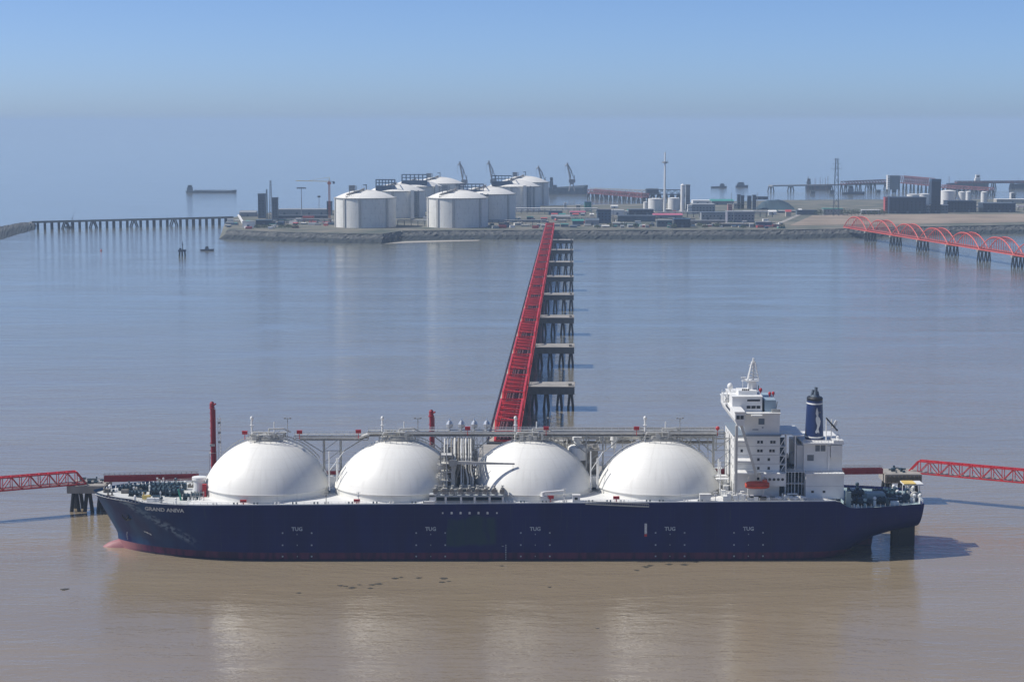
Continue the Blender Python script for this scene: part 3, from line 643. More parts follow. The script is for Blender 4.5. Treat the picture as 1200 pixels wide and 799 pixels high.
for i, px in enumerate((518.5, 529, 539.5, 550, 560.5, 571, 582)):
    x = sx(px, -24.5, 17); z = 16.9; s = .36 if i not in (0, 6) else .25
    mk.add([(x-s, -24.58, z-s), (x+s, -24.58, z-s), (x+s, -24.58, z+s), (x, -24.58, z+s*1.5), (x-s, -24.58, z+s)], [(0,1,2,3,4)])
part(mk, 'manifold_marks', LETTER)
mk = MB(); x = sx(756.5, -24.5, 12); mk.add([(x-.42, -24.57, 9.5), (x+.42, -24.57, 9.5), (x+.42, -24.57, 13.2), (x-.42, -24.57, 13.2)], [(0,1,2,3)]); part(mk, 'pilot_mark', LETTER)
mk = MB(); mk.add([(x-.42, -24.57, 8.6), (x+.42, -24.57, 8.6), (x+.42, -24.57, 9.45), (x-.42, -24.57, 9.45)], [(0,1,2,3)]); part(mk, 'pilot_mark', REDB)
mk = MB(); x = sx(592.5, -24.5, 4)
for z in [0.6 + .62 * i for i in range(9)]: mk.add([(x-.16, -24.57, z-.18), (x+.16, -24.57, z-.18), (x+.16, -24.57, z+.18), (x-.16, -24.57, z+.18)], [(0,1,2,3)])
mk.add([(x-1.4, -24.57, 5.1), (x-.7, -24.57, 5.1), (x-.7, -24.57, 5.3), (x-1.4, -24.57, 5.3)], [(0,1,2,3)]); part(mk, 'draught_marks', mat('pale_blue_mark', (0.42, 0.48, 0.55), 0.6))
mk = MB()
for (dx, dz) in [(0, 0), (.15, .5), (.3, 1.0), (0, -.5), (0, -1.0), (.1, -1.6)]:
    x = sx(146.5, -10, 5) + dx; z = 5.6 + dz; y = -breadth(x, z) - .1; mk.add([(x-.22, y, z-.2), (x+.22, y, z-.2), (x+.22, y-.02, z+.14), (x-.22, y-.02, z+.14)], [(0,1,2,3)])
part(mk, 'draught_marks', LETTER)
mk = MB()   # bulbous-bow mark: thruster cross and bulb sign
x = sx(173, -18, 6); 
for px, z, wd, ht in ((171, 8.0, 1.6, .35), (174.5, 7.6, 1.6, .3), (177, 7.2, .6, .5)):
    x = sx(px, -14, 8); mk.add([(x-wd/2, -breadth(x-wd/2, z)-.08, z), (x+wd/2, -breadth(x+wd/2, z)-.08, z-.2), (x+wd/2, -breadth(x+wd/2, z+ht)-.08, z+ht-.2), (x-wd/2, -breadth(x-wd/2, z+ht)-.08, z+ht)], [(0,1,2,3)])
part(mk, 'thruster_mark', LETTER)
# anchor in its pocket
an = MB(); x = sx(148, -14, 14); y = -breadth(x, 13.5) - .25
an.tube((x, y, 12.2), (x + .9, y, 15.4), .3, 8); an.tube((x - 1.6, y, 13.2), (x, y - .1, 12), .32, 6); an.tube((x + 1.6, y, 12.6), (x, y - .1, 12), .32, 6); an.tube((x - 1.6, y, 13.2), (x - 1.7, y, 14.2), .2, 6); an.tube((x+1.6, y, 12.6), (x + 1.9, y, 13.6), .2, 6)
part(an, 'anchor', BLACK)
# rudder and horn
rd = MB(); rd.prismz([(139.5, -.75), (145.4, -.12), (145.4, .12), (139.5, .75)], -3, 7.5); part(rd, 'rudder', BLACK)
rh = MB(); rh.prismz([(136.6, 0), (137.2, -.9), (139.4, -.9), (139.4, .9), (137.2, .9)], -2, 9); part(rh, 'rudder_horn', BLACK)
# ---- foredeck gear
rng = random.Random(21)
def winch(x, y, z, s=1.0, m=TEAL):
    b = MB(); b.tube((x - 1.9*s, y, z + 1.3*s), (x + 1.9*s, y, z + 1.3*s), .85*s, 14)
    for dx in (-1.9, -.6, .7, 1.9): b.tube((x + (dx - .1)*s, y, z + 1.3*s), (x + (dx + .1)*s, y, z + 1.3*s), 1.25*s, 16)
    b.box(x - 2.3*s, x + 2.3*s, y - 1.3*s, y + 1.3*s, z, z + .35*s); b.box(x + 2.0*s, x + 3.2*s, y - .9*s, y + .9*s, z, z + 2.0*s)
    for dx in (-2.1, 2.0): b.box(x + dx*s - .15*s, x + dx*s + .15*s, y - .6*s, y + .6*s, z, z + 1.5*s)
    return part(b, 'mooring_winch', m)
fz = 19.6
for px, off, s in ((152, 3, 1.1), (185, -4, 1.25), (197, -1, 1.3), (190, 5, 1.3), (207, 7, 1.15), (203, -6, 1.2), (171, 6, 1.0), (158, -6, .9), (222, -13, 1.0), (230, -9, .9)): winch(sx(px, off), off, fz if px < 165 else 19.5, s)
for i in range(60):
    px = rng.uniform(122, 240); x = sx(px, 0); bmax = breadth(x, 19.4) - 1.5
    if bmax < 1.5: continue
    y = rng.uniform(-bmax, bmax); b = MB(); k = rng.random(); z = 19.5; m = rng.choice([WHITE, WHITE, GREYP, TEAL, RUSTG, WHITE])
    if k < .3: b.tube((x, y, z), (x, y, z + rng.uniform(.8, 1.8)), rng.uniform(.25, .5), 9); b.ball((x, y, z + 1.7), rng.uniform(.4, .7), 8, 6); nm = 'deck_vent'
    elif k < .6:
        for dx in (-.7, .7): b.tube((x + dx, y, z), (x + dx, y, z + 1.1), .34, 9)
        b.box(x - 1.2, x + 1.2, y - .5, y + .5, z, z + .25); nm = 'mooring_bitts'
    elif k < .8: ww = rng.uniform(.6, 1.6); b.box(x - ww, x + ww, y - .7, y + .7, z, z + rng.uniform(.7, 1.6)); b.box(x - ww - .1, x + ww + .1, y - .8, y + .8, z + .6, z + .7); nm = 'deck_locker'
    else: b.tube((x, y, z), (x, y, z + rng.uniform(2, 3.5)), .12, 6); b.box(x - .3, x + .3, y - .3, y + .3, z + 2, z + 2.5); nm = 'deck_post'
    part(b, nm, m)
br = MB()   # bow bulwark inner face with stays, both sides
for side in (-1, 1):
    for i in range(14):
        x = -147 + i * 1.35; bb_ = breadth(x, 20.3) - .2; br.add([(x-.12, side*bb_, 19.6), (x+.12, side*bb_, 19.6), (x+.12, side*(bb_-.9), 19.6), (x-.12, side*(bb_-.9), 19.6), (x-.12, side*bb_, 20.5), (x+.12, side*bb_, 20.5)], [(0,1,2,3),(0,4,5,1),(0,3,4),(1,5,2),(2,5,4,3)])
part(br, 'bulwark_stays', WHITE)
b = MB(); x = sx(211, -14); b.prism([(x, 19.5), (x + .7, 19.5), (x - .2, 23.4), (x - .8, 23.4)], -14.3, -13.9); part(b, 'green_gangway_stand', GREEN)
b = MB(); x = sx(234, -7); b.lathe([(2.1, 19), (2.1, 25.4), (2.6, 25.6), (2.6, 26.6), (.01, 27)], x, -7, 20); part(b, 'foredeck_house', WHITE)
b = MB(); x = sx(240, -10); b.box(x - .7, x + .7, -11, -9.6, 22.3, 24.6); b.box(x - .6, x + .6, -10.8, -9.8, 20, 22.3); part(b, 'hose_box', REDB)
b = MB(); x = sx(172, -12); b.box(x - 1.4, x + 1.4, -13, -11.6, 19.6, 20.9); b.tube((x-1, -12.3, 20.9), (x-1, -12.3, 22), .2, 6); part(b, 'yellow_chest', YELLOW)
b = MB()
for i in range(4): b.tube((sx(224 + i*5, -17), -17, 20), (sx(224 + i*5, -17), -17, 23.2), .14, 5)
b.tube((sx(224, -17), -17, 22.8), (sx(239, -17), -17, 22.8), .14, 5); b.tube((sx(224, -17), -17, 21.6), (sx(239, -17), -17, 21.6), .14, 5); part(b, 'pipe_stand', GREYP)

# ---- superstructure
def wpart(mb, parent, name='window', m=GLASS): return mb.build(name, m, parent)
NW = -14.5
def wx(px, off=NW, z=40): return sx(px, off, z)
X0, X1 = wx(860.5), wx(914)
acc = MB(); acc.box(X0, X1, NW, 14.5, 20.8, 42.3); AB = part(acc, 'accommodation_block', WHITE)
b = MB(); b.box(wx(873), X1, NW + 1.2, 13.3, 42.75, 50.0); part(b, 'upper_house', WHITE, AB)
b = MB(); b.box(X0 - .4, X1 + .4, NW - .5, 15, 42.3, 42.75); part(b, 'deck_edge', mat('blue_grey_deck_edge', (0.22, 0.27, 0.33), 0.5), AB)
b = MB(); b.box(wx(901), X1 + .3, NW + .8, 13.7, 50.0, 50.35); part(b, 'house_top', WHITE, AB)
b = MB(); b.box(wx(892, -18), wx(921, -18), -18.5, NW - .05, 25.2, 29.6); low = part(b, 'lower_deckhouse', WHITE, AB)
for px in (889.5, 892.5, 897, 902, 907, 912, 917):
    if px < 893: continue
    q = MB(); x = wx(px, -18.5, 28); q.tube((x, -18.56, 27.6), (x, -18.5, 27.6), .52, 10); wpart(q, low, 'porthole')
b = MB(); b.box(X0, wx(892), -16, NW - .05, 29.0, 29.5); b.box(X0 + 2, wx(892, -16), -16, NW, 20.9, 21.1); part(b, 'deck_edge', WHITE, AB)
def zrow(py): return Zof(py, 706.5 + NW)
for py, pxs in ((518, (888.8, 892.6, 904, 907.4)), (528.2, (869.2, 888.8, 892.4, 903, 906.6)), (538.4, (889, 901.2)), (548.6, (889, 901.2)), (561, (889, 893))):
    for px in pxs:
        q = MB(); x = wx(px); z = zrow(py); q.box(x - .42, x + .42, NW - .04, NW + .05, z - .5, z + .5); wpart(q, AB)
for py in (533.2, 543.4, 523):   # faint plate seams between storeys
    q = MB(); z = zrow(py); q.box(X0 + .1, X1 - .1, NW - .06, NW, z - .06, z + .06); wpart(q, AB, 'plate_seam', GREYP)
for px0, px1, py0, py1 in ((882, 889, 503.5, 504.5), (893, 895, 501, 502.2), (889, 896, 491, 498)):
    q = MB(); q.box(wx(px0), wx(px1), NW + 1.14, NW + 1.25, zrow(py1), zrow(py0)); wpart(q, AB, 'wall_panel', STEELB)
# front windows (face the bow)
for k in range(5):
    for j in range(4):
        q = MB(); y = -11 + k * 5.5; z = 31 + j * 3.15; q.box(X0 - .05, X0 + .05, y - .5, y + .5, z - .5, z + .5); wpart(q, AB)
# open stair bays at the aft end, dark panels painting the shade inside
for i, py in enumerate((518.5, 529, 539.3, 549.5)):
    z = zrow(py); q = MB(); q.box(wx(914) + .02, wx(920.5), NW + 3, NW + 3.2, z - 1.35, z + 1.35); wpart(q, AB, 'stair_bay_shade', TEAL)
    q = MB(); q.box(wx(914) + .02, wx(921.5), NW + .2, 12, z - 1.72, z - 1.45); q.tube((wx(914.5), NW + .5, z - 1.4), (wx(920), NW + .5, z + 1.4), .15, 4); wpart(q, AB, 'stair_landing', WHITE)
b = MB()
for px in (921.5,): b.tube((wx(px), NW + .3, 21), (wx(px), NW + .3, 43), .2, 4)
part(b, 'stair_post', WHITE, AB)
# bridge (navigation) : transverse bar with wings
bx0, bx1 = wx(861, -22, 50), wx(872, -22, 50)
b = MB(); b.prism([(bx0 + .8, 47.2), (bx1, 47.2), (bx1, 51.9), (bx0, 51.9), (bx0, 49.2)], -23.2, 23.2); BR = part(b, 'bridge_wings', WHITE)
b = MB(); b.box(bx0 - .3, bx1 + .2, -23.5, 23.5, 51.9, 52.2); part(b, 'roof', WHITE, BR)
for k in range(2):
    q = MB(); xx = lerp(bx0, bx1, .30 + .42 * k); q.box(xx - .55, xx + .55, -23.28, -23.1, 49.6, 50.9); wpart(q, BR)
for k in range(7):
    y = -6.2 + k * 2.08; q = MB(); q.box(bx0 - .05, bx0 + .06, y - .75, y + .75, 49.9, 50.9); wpart(q, BR)
b = MB(); b.box(bx0 + .4, wx(892, -9), -10.5, 10.5, 50.4, 55.6); WH = part(b, 'wheelhouse', WHITE)
for r_, (z0, z1), pxs in ((0, (54.1, 54.75), [(875.5, 890.5)]), (1, (51.5, 52.5), [(875, 879.5), (880.5, 885.5), (886.5, 891)])):
    for a_, c_ in pxs:
        q = MB(); q.box(wx(a_, -10.5, 52), wx(c_, -10.5, 52), -10.58, -10.4, z0, z1); wpart(q, WH)
b = MB(); b.box(bx0 + .2, wx(892.6, -9), -10.8, 10.8, 55.6, 55.8); part(b, 'roof', WHITE, WH)
b = MB(); b.box(wx(866, -14), wx(902, -14), -14.5, -10.6, 50.1, 50.4); b.box(wx(880, -16), wx(893, -16), -16.5, -14.5, 49.6, 49.9); part(b, 'wing_deck', WHITE, WH)
# wing supports near side
for y in (-21.8, 21.8):
    b = MB(); xa = sx(862, y); b.box(xa - .45, xa + .45, y - .45, y + .45, 21, 47.2); part(b, 'wing_column', PIPE, BR)
    b = MB(); b.tube((sx(868.5, y, 45), y, 47.2), (sx(886.5, y, 30), y, 29.5), .5, 4); part(b, 'wing_strut', PIPE, BR)
    for py, pa, pb in ((516.5, 864, 875.5), (540, 864, 881.5), (554, 864, 886.5)):
        z = Zof(py, 706.5 - 20); q = MB(); q.box(sx(pa, y), sx(pb, y), min(y, y * .7), max(y, y * .7), z - .25, z + .2); part(q, 'wing_platform', WHITE, BR)
# gear on the monkey island
mm_ = MB(); mx0, mx1 = sx(874.5), sx(885.5)
mm_.add([(mx0, -1.8, 55.8), (mx1, -1.8, 55.8), (mx1, 1.8, 55.8), (mx0, 1.8, 55.8), (mx0 + .4, -1.5, 60), (mx1 - .5, -1.5, 60), (mx1 - .5, 1.5, 60), (mx0 + .4, 1.5, 60)], [(0,1,5,4),(1,2,6,5),(2,3,7,6),(3,0,4,7),(4,5,6,7)])
mast = part(mm_, 'radar_mast', WHITE)
b = MB(); b.box(mx0 - .8, mx1 + .3, -2.6, 2.6, 60, 60.35); part(b, 'mast_platform', WHITE, mast)
b = MB(); cx_ = sx(881); 
for dx, dy in ((-2, -1.2), (2, -1.2), (-2, 1.2), (2, 1.2)): b.tube((cx_ + dx, dy, 60.3), (cx_ + dx * .25, dy * .3, 67), .2, 5)
for i in range(5):
    z = 61.3 + i * 1.15; s_ = 1 - (z - 60.3) / 6.7 * .75; b.box(cx_ - 2*s_, cx_ + 2*s_, -1.2*s_, 1.2*s_, z, z + .12)
    b.tube((cx_ - 2*s_, -1.2*s_, z), (cx_ + 2*s_*.9, -1.2*s_, z + 1.1), .1, 4)
b.tube((cx_, 0, 60), (cx_, 0, 68.2), .35, 8); b.tube((cx_ - 1.6, 0, 65.6), (cx_ + 1.6, 0, 65.6), .12, 5); part(b, 'mast_lattice', WHITE, mast)
b = MB(); b.tube((sx(868.5), -1, 60.9), (sx(874.5), 0, 59.6), .2, 5); b.box(sx(866.5), sx(872.5), -1.4, -.6, 61.0, 61.5); b.box(sx(867.5), sx(870.5), -1.6, .2, 60.0, 60.2); part(b, 'radar_scanner', WHITE, mast)
b = MB(); b.box(sx(886.2), sx(887), -2.2, -1.8, 57, 58.6); part(b, 'flag_lamp', BLACK, mast)
b = MB(); x = sx(855); b.tube((x, 2, 52), (x, 2, 56.6), .25, 8); b.box(x - 2.8, x + 2.6, -.5, 4.5, 55.0, 55.25)
for dx in (-2.6, -1.3, 0, 1.3, 2.4):
    b.tube((x + dx, -.5, 52.2), (x + dx, -.5, 56.3), .1, 4); b.tube((x + dx, 4.5, 52.2), (x + dx, 4.5, 56.3), .1, 4)
b.tube((x - 2.8, -.5, 56.2), (x + 2.6, -.5, 56.2), .09, 4); b.tube((x - 2.6, -.5, 52.4), (x + 2.4, -.5, 55), .14, 4); b.tube((x + 2.4, -.5, 52.4), (x - 2.6, -.5, 55), .14, 4); b.box(x - 2, x + 2, 0, 4, 52.2, 53.6)
frm = part(b, 'antenna_platform', WHITE)
b = MB(); b.ball((x, 2, 57.8), 1.05, 16, 12, 1.15); part(b, 'radome', WHITE, frm)
b = MB(); x = sx(867); b.box(x - 1.6, x + 5, -6, 2, 55.8, 57.2); b.tube((x, -5, 55.8), (x, -5, 60.4), .09, 5); b.tube((x+3.5, -3, 55.8), (x+3.5, -3, 59), .12, 5); part(b, 'monkey_island_locker', WHITE)
for k in range(4):
    q = MB(); xx = sx(869 + k * 2.2, -6); q.box(xx - .28, xx + .28, -6.1, -5.9, 57.3, 57.9); part(q, 'signal_lamp', BLACK)
b = MB(); b.box(sx(893.5, -8), sx(906.5, -8), -11, 9, 50.35, 54.6); VH = part(b, 'vent_house', mat('shade_blue_house', (0.30, 0.40, 0.48), 0.5, var=.08))  # wall colour carries the blue of the shaded side
b = MB(); b.tube((sx(906.5, -8), -10, 50.3), (sx(908.5, -8), -10, 54), .15, 5); b.box(sx(903, -12), sx(913, -12), -12, -11, 50.4, 51.4); part(b, 'deck_locker', GREYP)
for px, z in ((889.8, 55.9), (904.6, 54.7), (900.5, 54.6)):
    b = MB(); x = sx(px, -3); b.tube((x, -3, z), (x, -3, z + .8), .18, 6); b.ball((x, -3, z + 1.2), .55 if px != 889.8 else .6, 8, 6, 1.3); part(b, 'fire_monitor', REDB)
# gangway bridge aft to casing and stair frames
b = MB(); b.box(wx(914), wx(943), -10, 10, 42.0, 42.35); b.box(wx(930), wx(943), -13, -10, 42.0, 42.35); LK = part(b, 'link_deck', WHITE)
b = MB()
for px in (921.5, 933):
    for y in (-12.5, 12.5): b.tube((wx(px), y, 21), (wx(px), y, 42), .22, 4)
for z in (25.2, 29.4): b.box(wx(914), wx(944), -13.5, 13.5, z - .15, z + .1)
for px in (925, 929, 937, 941): b.tube((wx(px), -13.3, 21), (wx(px), -13.3, 29.4), .12, 4)
for z in (43.0, 43.5): b.tube((wx(914), -10, z), (wx(943), -10, z), .06, 4)
for z in (30.0, 30.5): b.tube((wx(914), -13.4, z), (wx(944), -13.4, z), .06, 4)
part(b, 'link_frame', WHITE, LK)
b = MB(); rng = random.Random(8)
clutter(b, wx(923), wx(941), -9, 6, 29.6, 4.5, 26, rng, (.2, .7)); clutter(b, wx(915), wx(942), -12, -6, 21, 3.4, 40, rng, (.2, .7)); clutter(b, wx(915), wx(942), -12, -8, 25.4, 3.4, 30, rng, (.2, .6)); part(b, 'casing_machinery', TEAL, LK)
b = MB(); b.box(wx(914), wx(944), -7.5, -7.2, 21, 29.2); part(b, 'open_deck_shade', TEAL, LK)  # dark teal sheet standing in for shade inside the open deck
b = MB(); b.lathe([(1.6, 29.6), (1.6, 34), (.8, 35), (.01, 35.1)], wx(930, -5), -4, 14); part(b, 'ventilation_cowl', WHITE, LK)
# engine casing
CW = -12.5
def cxp(px, off=CW, z=34): return sx(px, off, z)
b = MB(); b.box(cxp(942), cxp(987), CW, 12.5, 29.5, 39.2); b.box(cxp(934.5), cxp(942) - .02, CW + 2, 9, 29.5, 38.4); CS = part(b, 'engine_casing', WHITE)
b = MB(); b.box(cxp(940), cxp(988.5), CW - 1.2, 13.5, 39.2, 39.7); b.box(cxp(976), cxp(988), CW - 1.0, -4, 39.7, 40.5); part(b, 'casing_top', WHITE, CS)
b = MB(); b.box(sx(944, -17), sx(988.5, -17), -17.2, 17.2, 20.4, 29.0); LC = part(b, 'lower_casing', WHITE)
b = MB(); b.box(sx(943.5, -17), sx(989, -17), -17.5, 17.5, 29.0, 29.45); part(b, 'casing_deck_edge', WHITE, LC)
for px0, px1, py0, py1 in ((955.3, 960.6, 521.6, 528.8), (961.6, 967, 521.6, 528.8), (946, 953.6, 533, 540)):
    q = MB(); xa, xb = cxp(px0), cxp(px1); z1, z0 = Zof(py0, 706.5 + CW), Zof(py1, 706.5 + CW)
    q.box(xa, xb, CW - .06, CW + .02, z0, z1)
    for k in range(5): z = lerp(z0, z1, (k + .5) / 5); q.box(xa, xb, CW - .14, CW - .06, z - .06, z + .06)
    q.build('louvre', mat('louvre_grey', (0.20, 0.22, 0.24), 0.6), CS)
q = MB(); q.box(cxp(970), cxp(972), CW - .8, CW, 30, 38.5); q.build('duct', WHITE, CS)
q = MB(); q.box(cxp(973), cxp(986.5), CW - .9, CW - .02, 34.5, 38.8); q.build('vent_trunk', WHITE, CS)
for px in (965.5, 952): q = MB(); q.box(sx(px,-17)-.5, sx(px,-17)+.4, -17.26, -17.15, 22.6, 23.4); q.build('door_vent', GLASS, LC)
for z in (24.9,): q = MB(); q.box(sx(944.2,-17), sx(988.2,-17), -17.25, -17.2, z, z+.08); q.build('plate_seam', GREYP, LC)
b = MB()
for px in range(942, 990, 4): b.tube((cxp(px), CW - 1, 39.7), (cxp(px), CW - 1, 40.8), .05, 4); b.tube((sx(px,-17), -17.3, 29.45), (sx(px,-17), -17.3, 30.5), .05, 4)
for z in (40.2, 40.8): b.tube((cxp(940.5), CW - 1, z), (cxp(988), CW - 1, z), .05, 4)
for z in (30, 30.5): b.tube((sx(944,-17), -17.3, z), (sx(988,-17), -17.3, z), .05, 4)
part(b, 'handrail', WHITE)
# funnel
fx = sx(954.5, -3, 46); b = MB(); b.smooth = True
b.lathe([(3.30, 39.6), (2.75, 53.6)], fx, -3, 40, sy=1.45); FN = part(b, 'funnel', NAVY)
def rfun(z): return lerp(3.30, 2.75, (z - 39.6) / 14)
for z0, z1 in ((40.4, 40.9), (52.3, 52.8)):
    q = MB(); q.smooth = True; q.lathe([(rfun(z0) + .05, z0), (rfun(z1) + .05, z1)], fx, -3, 40, sy=1.45); q.build('white_band', WHITE, FN)
q = MB(); q.lathe([(2.78, 53.5), (2.85, 54.3), (2.5, 54.7), (.01, 54.75)], fx, -3, 32, sy=1.4); q.build('funnel_cap', BLACK, FN)
q = MB(); q.tube((fx - 1.2, -3, 54.6), (fx - .6, -3, 57.2), .55, 10); q.tube((fx + .3, -3.6, 54.6), (fx + .3, -3.6, 58.2), .6, 10); q.tube((fx + 1.3, -3, 54.6), (fx + .9, -3, 56.6), .45, 10); q.lathe([(1.6, 54.6), (1.2, 55.4), (.01, 55.5)], fx, -3, 16); q.build('exhaust_pipes', STEELB, FN)
# white leaping figure with a small star, as on the funnel
shape = [(-.15, 42.2), (.35, 42.6), (.9, 42.2), (.75, 43.0), (.55, 43.6), (1.1, 45.0), (1.35, 46.4), (1.0, 47.6), (.45, 48.2), (.5, 49.6), (.15, 50.9), (-.05, 51.4), (-.3, 50.6), (-.5, 49.2), (-.2, 48.4), (-.5, 47.4), (-.35, 46.2), (0.05, 45.0), (-.15, 43.8), (-.6, 42.9), (-.5, 42.3)]
def fpt(dx, z): 
    r = rfun(z) + .05; y = -math.sqrt(max(r*r - dx*dx, 0)) * 1.45 - 3 - .06; return (fx + dx, y, z)
q = MB(); q.add([fpt(dx + .25, z) for dx, z in shape], [tuple(range(len(shape)))[::1]]); q.build('funnel_emblem', WHITE, FN)
q = MB(); q.add([fpt(1.35 + .42 * math.cos(R(90 + k * 36)) * (1 if k % 2 == 0 else .4), 49.6 + .42 * math.sin(R(90 + k * 36)) * (1 if k % 2 == 0 else .4)) for k in range(10)], [tuple(range(10))]); q.build('funnel_star', mat('buff_star', (0.35, 0.33, 0.26), .6), FN)
# davit crane abaft the funnel
b = MB(); 
for px in (967, 973): b.tube((sx(px,-9), -9, 39.7), (sx(px,-9), -9, 47.5), .2, 5)
for z in (41.5, 43.5, 45.5): b.tube((sx(967,-9), -9, z), (sx(980,-9), -9, z), .14, 4)
b.tube((sx(980,-9), -9, 39.7), (sx(980,-9), -9, 44), .16, 5); b.tube((sx(975,-9), -9, 44), (sx(979,-9), -9, 47), .5, 4); dv = part(b, 'stores_crane', WHITE)
b = MB(); b.tube((sx(966.5,-9), -9.5, 48), (sx(980,-9), -9.5, 43.4), .28, 4); part(b, 'crane_jib', BLACK, dv)
b = MB(); b.lathe([(.8, 40.4), (.8, 41.4), (.3, 42), (.01, 42.1)], cxp(981, -8), -9, 12); part(b, 'ventilation_cowl', WHITE)
# lifeboat in davits
lx0, lx1 = sx(873, -21, 26), sx(901.5, -21, 26); b = MB(); b.smooth = True; ns = 17; vs = []; nr = 14
prof = [(-1.0, 0.0), (-.8, .55), (0.0, 1.0), (.4, 1.0), (.75, .8), (.95, .35)]
for i in range(ns):
    t = i / (ns - 1); tp = max(1 - abs(2 * t - 1) ** 3.2, .06) ** .55
    for j in range(nr):
        a = 2 * math.pi * j / nr; yy = math.cos(a) * 1.55 * tp; zz = math.sin(a) * (1.5 if math.sin(a) > 0 else 1.35) * (0.45 + .55 * tp); vs.append((lerp(lx0, lx1, t), -20.8 + yy, 26.0 + zz))
b.add(vs, [(i*nr+j, i*nr+(j+1) % nr, (i+1)*nr+(j+1) % nr, (i+1)*nr+j) for i in range(ns-1) for j in range(nr)] + [tuple(range(nr))[::-1], tuple(range((ns-1)*nr, ns*nr))])
LB = part(b, 'lifeboat', ORANGE)
q = MB(); q.box(lx0 + .7, lx1 - .4, -22.45, -19.1, 25.75, 25.95); q.build('rubbing_strake', mat('dark_orange', (0.35, 0.04, 0.02), .5), LB)
q = MB(); q.box(lerp(lx0,lx1,.72), lerp(lx0,lx1,.9), -21.6, -20, 27.1, 27.9); q.build('steering_canopy', ORANGE, LB)
b = MB()
for t in (.18, .82):
    x = lerp(lx0, lx1, t); b.path([(x, -17, 21), (x, -17.5, 27.5), (x, -20.8, 29.2)], .25, 6); b.tube((x, -20.8, 29.2), (x, -20.8, 27.3), .06, 4)
part(b, 'lifeboat_davit', WHITE)
# deck clutter by the house
rng = random.Random(9); b = MB(); clutter(b, sx(848,-20), sx(872,-20), -23, -16, 20.9, 3.2, 40, rng, (.12, .35)); part(b, 'deck_fittings', WHITE)
b = MB(); clutter(b, sx(875,-20), sx(942,-20), -23, -18.5, 20.9, 1.9, 46, rng, (.1, .3)); part(b, 'deck_fittings', WHITE)
b = MB(); clutter(b, sx(878,-20), sx(900,-20), -23, -20, 20.9, 2.0, 14, rng, (.1, .3)); part(b, 'deck_fittings', BLACK)
b = MB(); 
for y in (-14, -8, 8): 
    b.tube((bx0 - 4, y, 21), (bx0 - 4, y, 33), .25, 6); b.box(bx0 - 5.5, bx0 - 1, y - 1.5, y + 1.5, 27, 27.2)
clutter(b, bx0 - 5, bx0 - 1, -14, 8, 21, 6, 24, rng); part(b, 'forward_stairs', WHITE)
# ---- poop deck gear, coloured teal for shade and white for sun
rng = random.Random(31)
for px, off, s in ((998, -10, 1.1), (1004, 2, 1.2), (1012, -12, 1.0), (1020, -2, 1.25), (1030, 6, 1.1), (1034, -10, 1.1), (1044, 0, 1.15), (1051, -6, 1.05), (1000, 10, 1.0), (1042, 9, 1.0)): winch(sx(px, off, 17), off, 17.2, s)
for i in range(46):
    px = rng.uniform(993, 1076); x = sx(px, 0, 17); bmax = breadth(x, 18) - 1.5; y = rng.uniform(-bmax, bmax); b = MB(); k = rng.random(); z = 17.2; m = rng.choice([WHITE, DECKT, TEAL, DECKT, WHITE] if px < 1040 else [WHITE, WHITE, WHITE, TEAL])  # mostly teal forward paints shade, mostly white aft paints sunlight
    if k < .35: b.tube((x, y, z), (x, y, z + rng.uniform(1, 3.0)), rng.uniform(.25, .6), 9); b.ball((x, y, z + 2.6), rng.uniform(.4, .8), 8, 6); nm = 'deck_vent'
    elif k < .6:
        for dx in (-.7, .7): b.tube((x + dx, y, z), (x + dx, y, z + 1.2), .36, 9)
        b.box(x - 1.2, x + 1.2, y - .5, y + .5, z, z + .25); nm = 'mooring_bitts'
    else: ww = rng.uniform(.6, 1.8); b.box(x - ww, x + ww, y - .9, y + .9, z, z + rng.uniform(1, 2.6)); b.box(x - ww - .1, x + ww + .1, y - 1, y + 1, z + .8, z + .9); nm = 'deck_locker'
    part(b, nm, m)
b = MB(); b.box(sx(1014, -6, 19), sx(1036, -6, 19), -9, -3, 17.2, 20.6); part(b, 'winch_house', DECKT)
b = MB(); b.box(sx(991, -20), sx(997, -20), -20.5, -20, 17.2, 23.5); b.tube((sx(991,-20), -20.3, 24), (sx(998,-20), -20.3, 20.5), .3, 4); part(b, 'stair_screen', DECKT)
b = MB(); b.box(sx(1057, 3, 22), sx(1080, 3, 22), -1, 6, 22.2, 22.7); part(b, 'stern_canopy', WHITE)
q = MB(); q.box(sx(1059, 0, 22), sx(1073, 0, 22), -1.6, 5, 22.72, 22.95); part(q, 'canopy_sheet', YELLOW)
b = MB()
for px in (1058, 1066, 1078):
    for y in (-.7, 5.5): b.tube((sx(px, y, 20), y, 17.2), (sx(px, y, 20), y, 22.2), .16, 5)
part(b, 'canopy_post', WHITE)
for px, off, r in ((1063, -5, 1.2), (1073, -4, 1.5)):
    b = MB(); x = sx(px, off, 19); b.tube((x, off - .6, 18.9), (x, off + 1.6, 18.9), r, 16); b.tube((x, off - .7, 18.9), (x, off - .55, 18.9), r * .6, 12); part(b, 'hose_reel', TEAL if r < 1.3 else GREYP)
b = MB()
for i in range(16):
    x = 118.5 + i * 1.75; bb_ = breadth(x, 18.2) - .2
    for s in (-1, 1): b.tube((x, s * bb_, 18.2), (x, s * bb_, 19.3), .05, 4)
for i in range(13): y = -14 + i * 2.33; b.tube((145.2, y, 18.2), (145.2, y, 19.4), .05, 4)
b.tube((145.2, -14, 19.4), (145.2, 14, 19.4), .06, 4); b.tube((145.2, -14, 18.8), (145.2, 14, 18.8), .05, 4); part(b, 'stern_railing', WHITE)
b = MB(); x = sx(1078, -8); b.tube((x, -9, 17.2), (x, -9, 20.6), .3, 8); b.ball((x, -9, 20.2), .7, 8, 6); part(b, 'deck_vent', WHITE)

